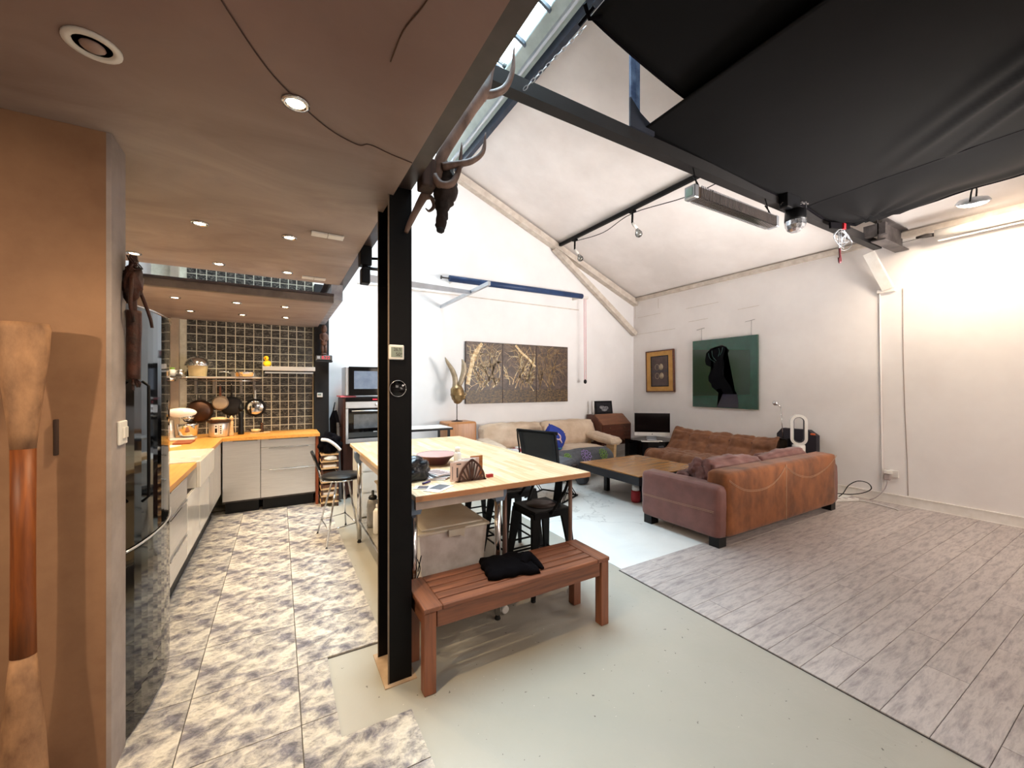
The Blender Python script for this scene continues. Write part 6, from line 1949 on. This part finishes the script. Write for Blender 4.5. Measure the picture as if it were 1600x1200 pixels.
# white backdrop roller high on the right wall
q = thing('backdrop_roller', 'white backdrop roller high on the right wall, upper right', 'roller', (6.5, .5, 3.2))
MB().tube([(6.50, 1.52, 3.235), (6.50, -1.6, 3.235)], .052, 16).build('roll', 'white_paint', q)
MB().tube([(6.50, 1.52, 3.235), (6.50, 1.60, 3.245), (6.50, 1.68, 3.25)], [.02, .024, .012], 10).build('end_plug', 'grey_steel', q)
MB().bar((6.52, 1.50, 3.16), (6.52, -1.6, 3.16), .02, .012).build('bottom_bar', 'white_paint', q)
for y_ in (1.30, -1.4):
    MB().bar((6.50, y_, 3.235), (6.749, y_, 3.30), .03, .012).build('wall_bracket', 'alu', q)
tag(MB().tube([(6.70, 1.95, 3.28), (6.70, -2.2, 3.40)], .003, 5).build('wire', 'rubber'), 'thin dark wire running along the top of the right wall', 'wire')

# blue roller on the gable and its cranked arm
q = thing('blue_roller', 'navy roll hanging horizontally high on the gable wall', 'roller', (3.6, 6.0, 3.2))
a, c = Vector((2.36, 6.05, 3.225)), Vector((5.10, 6.05, 3.245))
MB().tube([a, c], .05, 18).build('roll', 'blue_roll', q)
MB().tube([a - Vector((.13, 0, 0)), a], .012, 8).lathe([(.03, 0), (.03, .015), (0, .015)], 10, (0, 0, 0), Matrix.Translation(a - Vector((.13, 0, 0))) @ Matrix.Rotation(R(-90), 4, 'Y')).build('spigot', 'grey_steel', q)
for x in (2.45, 5.05):
    MB().box(x - .01, x + .01, 6.05, 6.268, 3.20, 3.28).build('wall_bracket', 'white_paint', q)
b = MB()
for dx in (-.02, .02):
    b.tube([(5.20 + dx, 6.08, 3.24), (5.21 + dx, 6.08, 1.62)], .005, 6)
b.build('pull_cord', 'pink', q)
MB().tube([(5.13, 6.08, 3.24), (5.27, 6.08, 3.24)], .03, 10).build('chain_wheel', 'white_paint', q)
MB().blob((5.21, 6.08, 1.585), (.035, .03, .045), 2, 0).build('cord_weight', 'black_plastic', q)
tag(MB().bar((2.30, 6.26, 2.80), (2.30, 4.52, 2.80), .035, .05).build('wall_bar', 'alu'), 'pale metal bar sticking out from the gable below the navy roll', 'bar')
tag(MB().bar((.54, 3.05, 2.285), (2.28, 5.08, 2.795), .04, .05, up=(0, 0, 1)).build('curtain_pole', 'alu'), 'long pale metal pole clamped between steel beam and wall arm', 'pole')
q = thing('beam_clamp', 'black studio clamp gripping the underside of the steel beam', 'clamp', (.53, 3.05, 2.4))
MB().box(.50, .58, 3.0, 3.10, 2.37, 2.505, bev=.006).build('jaw', 'black_steel', q)
MB().tube([(.57, 3.05, 2.43), (.68, 3.03, 2.44), (.69, 3.02, 2.52)], .010, 8).build('handle', 'black_steel', q)
MB().box(.51, .57, 3.01, 3.09, 2.24, 2.35, bev=.006).build('lower_jaw', 'black_steel', q)
MB().tube([(.54, 3.05, 2.34), (.54, 3.05, 2.38)], .02, 8).build('swivel', 'black_steel', q)
MB().tube([(.56, 3.04, 2.355), (.63, 3.03, 2.355)], .012, 8).build('knob', 'black_plastic', q)

# hook, red strap and wire tangle at the beam end
q = thing('snap_hook', 'red snap hook dangling on wire from the tie beam end', 'hook', (5.18, 1.93, 3.0))
b = MB()
for k in range(7):
    c0 = Vector((5.17 + .03 * k, 1.94, 3.12 - .02 * (k % 3))); rr = .05 + .025 * (k % 3)
    b.tube([c0 + Vector((rr * math.cos(t_) * 1.3, .02 * math.sin(2 * t_ + k), rr * math.sin(t_))) for t_ in [i * PI / 7 for i in range(15)]], .003, 5)
b.build('wire_coil', 'alu', q)['kind'] = 'stuff'
MB().tube(crom([(5.16, 1.93, 3.12), (5.15, 1.93, 3.03), (5.17, 1.93, 2.96)], 4), .006, 6).tube(crom([(5.20, 1.93, 3.12), (5.20, 1.93, 3.03), (5.17, 1.93, 2.96)], 4), .006, 6).build('sling_wire', 'alu', q)
MB().tube(crom([(5.17, 1.93, 2.97), (5.18, 1.93, 2.90), (5.195, 1.93, 2.84), (5.17, 1.93, 2.82), (5.155, 1.93, 2.87)], 4), .011, 8).build('hook_body', M('hook_red', hexc('5c1a22'), .4), q)
q = thing('ratchet_strap', 'dark strap with red buckle lashed around the tie beam end', 'strap', (5.2, 1.94, 3.2))
MB().bar((4.95, 1.93, 3.17), (5.46, 1.95, 3.27), .06, .02, up=(0, 1, 0)).build('webbing', 'black_cloth', q)
MB().box(5.24, 5.29, 1.915, 1.935, 3.19, 3.25).build('buckle', 'red', q)
b = MB()


def chain(p0, p1, n_=16, r_=.0035, w_=.010):
    b_ = MB(); p0 = Vector(p0); p1 = Vector(p1); d = (p1 - p0); L = d.length; d.normalize()
    s1_ = d.orthogonal().normalized(); s2_ = d.cross(s1_)
    for i in range(n_):
        c0 = p0 + d * L * (i + .5) / n_
        s_ = s1_ if i % 2 else s2_
        h_ = L / n_ * .62
        b_.tube([c0 + d * h_ * math.cos(t_) + s_ * w_ * math.sin(t_) for t_ in [j * PI / 4 for j in range(9)]], r_, 5, cap=False)
    return b_


tag(chain((1.235, 1.985, 3.23), (1.46, 1.70, 3.48), 16, .0024, .008).build('chain', 'alu'), 'twisted wire chain tying the cloth corner to the beam, upper left', 'chain')
tag(chain((4.05, 1.96, 3.20), (4.62, 1.93, 3.33), 18, .004, .012).build('chain', 'grey_steel'), 'steel chain crossing the cloth above the party light', 'chain')

# black cloth sheets below the roof
def sheet1(u, v):
    x = 2.25 + 3.30 * u
    y_ = 2.02 - 3.9 * v - .05 * u
    if u > .9:
        y_ -= (u - .9) * 1.3 * (1 - v)
    z = 3.345 - .02 * math.sin(u * PI) 
    # seam near X 4.57: the outer strip hangs in a belly
    su = (x - 4.57) / .98
    if su > 0:
        z += -.07 * math.sin(min(su, 1) * PI * .9) + .03 * su + .010 * math.sin(y_ * 9 + x * 3) * su
        z += .16 * max(0, v - .15) * su
    else:
        z += .004 * noise.noise(Vector((x * 2, y_ * 2, 0)))
        for (fx, fy_, fw, fa, sl) in ((3.95, .75, .07, .045, .9), (4.25, .7, .05, .03, 1.1), (3.6, .6, .09, .03, .8)):
            # long soft folds running towards the camera
            dd = (x - (fx + (y_ - fy_) * sl))
            z -= fa * math.exp(-(dd / fw) ** 2) * max(0, 1 - abs(y_ - .2) / 1.2)
    z -= .035 * math.exp(-((x - 5.45) / .10) ** 2)
    # gathers radiating from the tied corner
    dc = math.hypot(x - 5.35, y_ - 1.75)
    ang = math.atan2(y_ - 1.75, x - 5.35)
    z += .022 * math.sin(ang * 11) * math.exp(-dc / .35)
    z -= .05 * math.exp(-dc / .25)
    z -= .03 * math.sin(PI * u) * math.exp(-v * 8)
    return Vector((x, y_, z))


q = thing('black_cloth_canopy', 'large black cloth stretched under the roof, main sheet with seam', 'cloth', (4, 1, 3.35))
o = MB().grid(sheet1, 110, 130).build('sheet', 'black_tarp', q)
md = o.modifiers.new('thick', 'SOLIDIFY'); md.thickness = .006; md.offset = 1
MB().tube([sheet1(u / 30, 0) + Vector((0, 0, -.005)) for u in range(31)], .012, 6).build('hem', 'black_cloth', q)
MB().tube([sheet1(1, v / 40) + Vector((0, 0, -.01)) for v in range(41)], .022, 8).build('hem', 'black_cloth', q)
MB().tube([sheet1((4.57 - 2.25) / 3.3, v / 30) + Vector((0, 0, -.004)) for v in range(31)], .006, 5).build('seam', 'black_cloth', q)


def sheet2(u, v):
    x = 1.46 + 2.2 * u
    y_ = 1.66 + .13 * u - 3.4 * v
    z = 3.50 - .09 * u ** .7 - .05 * math.sin(PI * min(1, u * 1.2)) * math.exp(-v * 3)
    return Vector((x, y_, z))


q = thing('black_cloth_canopy', 'smaller black cloth sheet overlapping behind the main one, upper left', 'cloth', (2, 1, 3.45))
o = MB().grid(sheet2, 40, 50).build('sheet', 'black_tarp', q)
md = o.modifiers.new('thick', 'SOLIDIFY'); md.thickness = .006; md.offset = 1
MB().tube([sheet2(u / 20, 0) for u in range(21)], .008, 6).build('hem', 'black_cloth', q)
tag(MB().tube([(1.40, 1.64, 3.53), (1.46, 1.67, 3.50), (1.50, 1.62, 3.485)], .012, 6).tube([(1.43, 1.72, 3.49), (1.45, 1.62, 3.52)], .010, 6).build('corner_knot', 'black_cloth'), 'knotted black corner tie of the smaller cloth sheet', 'knot')

# post instruments
q = thing('room_thermometer', 'white digital thermometer stuck on the black post', 'thermometer', (.51, 2.03, 1.67))
MB().box(.472, .547, 2.022, 2.039, 1.632, 1.706, bev=.004, seg=1).build('case', 'white_plastic', q)
MB().box(.4815, .5375, 2.0205, 2.0225, 1.644, 1.694).build('display', 'lcd', q)
text('26.5', .022, (.512, 2.020, 1.682), (R(90), 0, 0), 'ink', q, 'digits')
text('50', .024, (.516, 2.020, 1.658), (R(90), 0, 0), 'ink', q, 'digits')
text('%', .010, (.533, 2.020, 1.662), (R(90), 0, 0), 'ink', q, 'digits')
q = thing('round_dial', 'round glossy black dial with thin chrome ring on the post', 'dial', (.51, 2.03, 1.48))
m = Matrix.Translation((.517, 2.039, 1.487)) @ Matrix.Rotation(R(90), 4, 'X')
MB().lathe([(.040, 0), (.040, .010), (.036, .013), (0, .013)], 32, (0, 0, 0), m).build('face', 'black_gloss', q)
MB().tube([m @ Vector((.0405 * math.cos(t_), .0405 * math.sin(t_), .011)) for t_ in [i * PI / 20 for i in range(41)]], .0014, 6).build('ring', 'chrome', q)
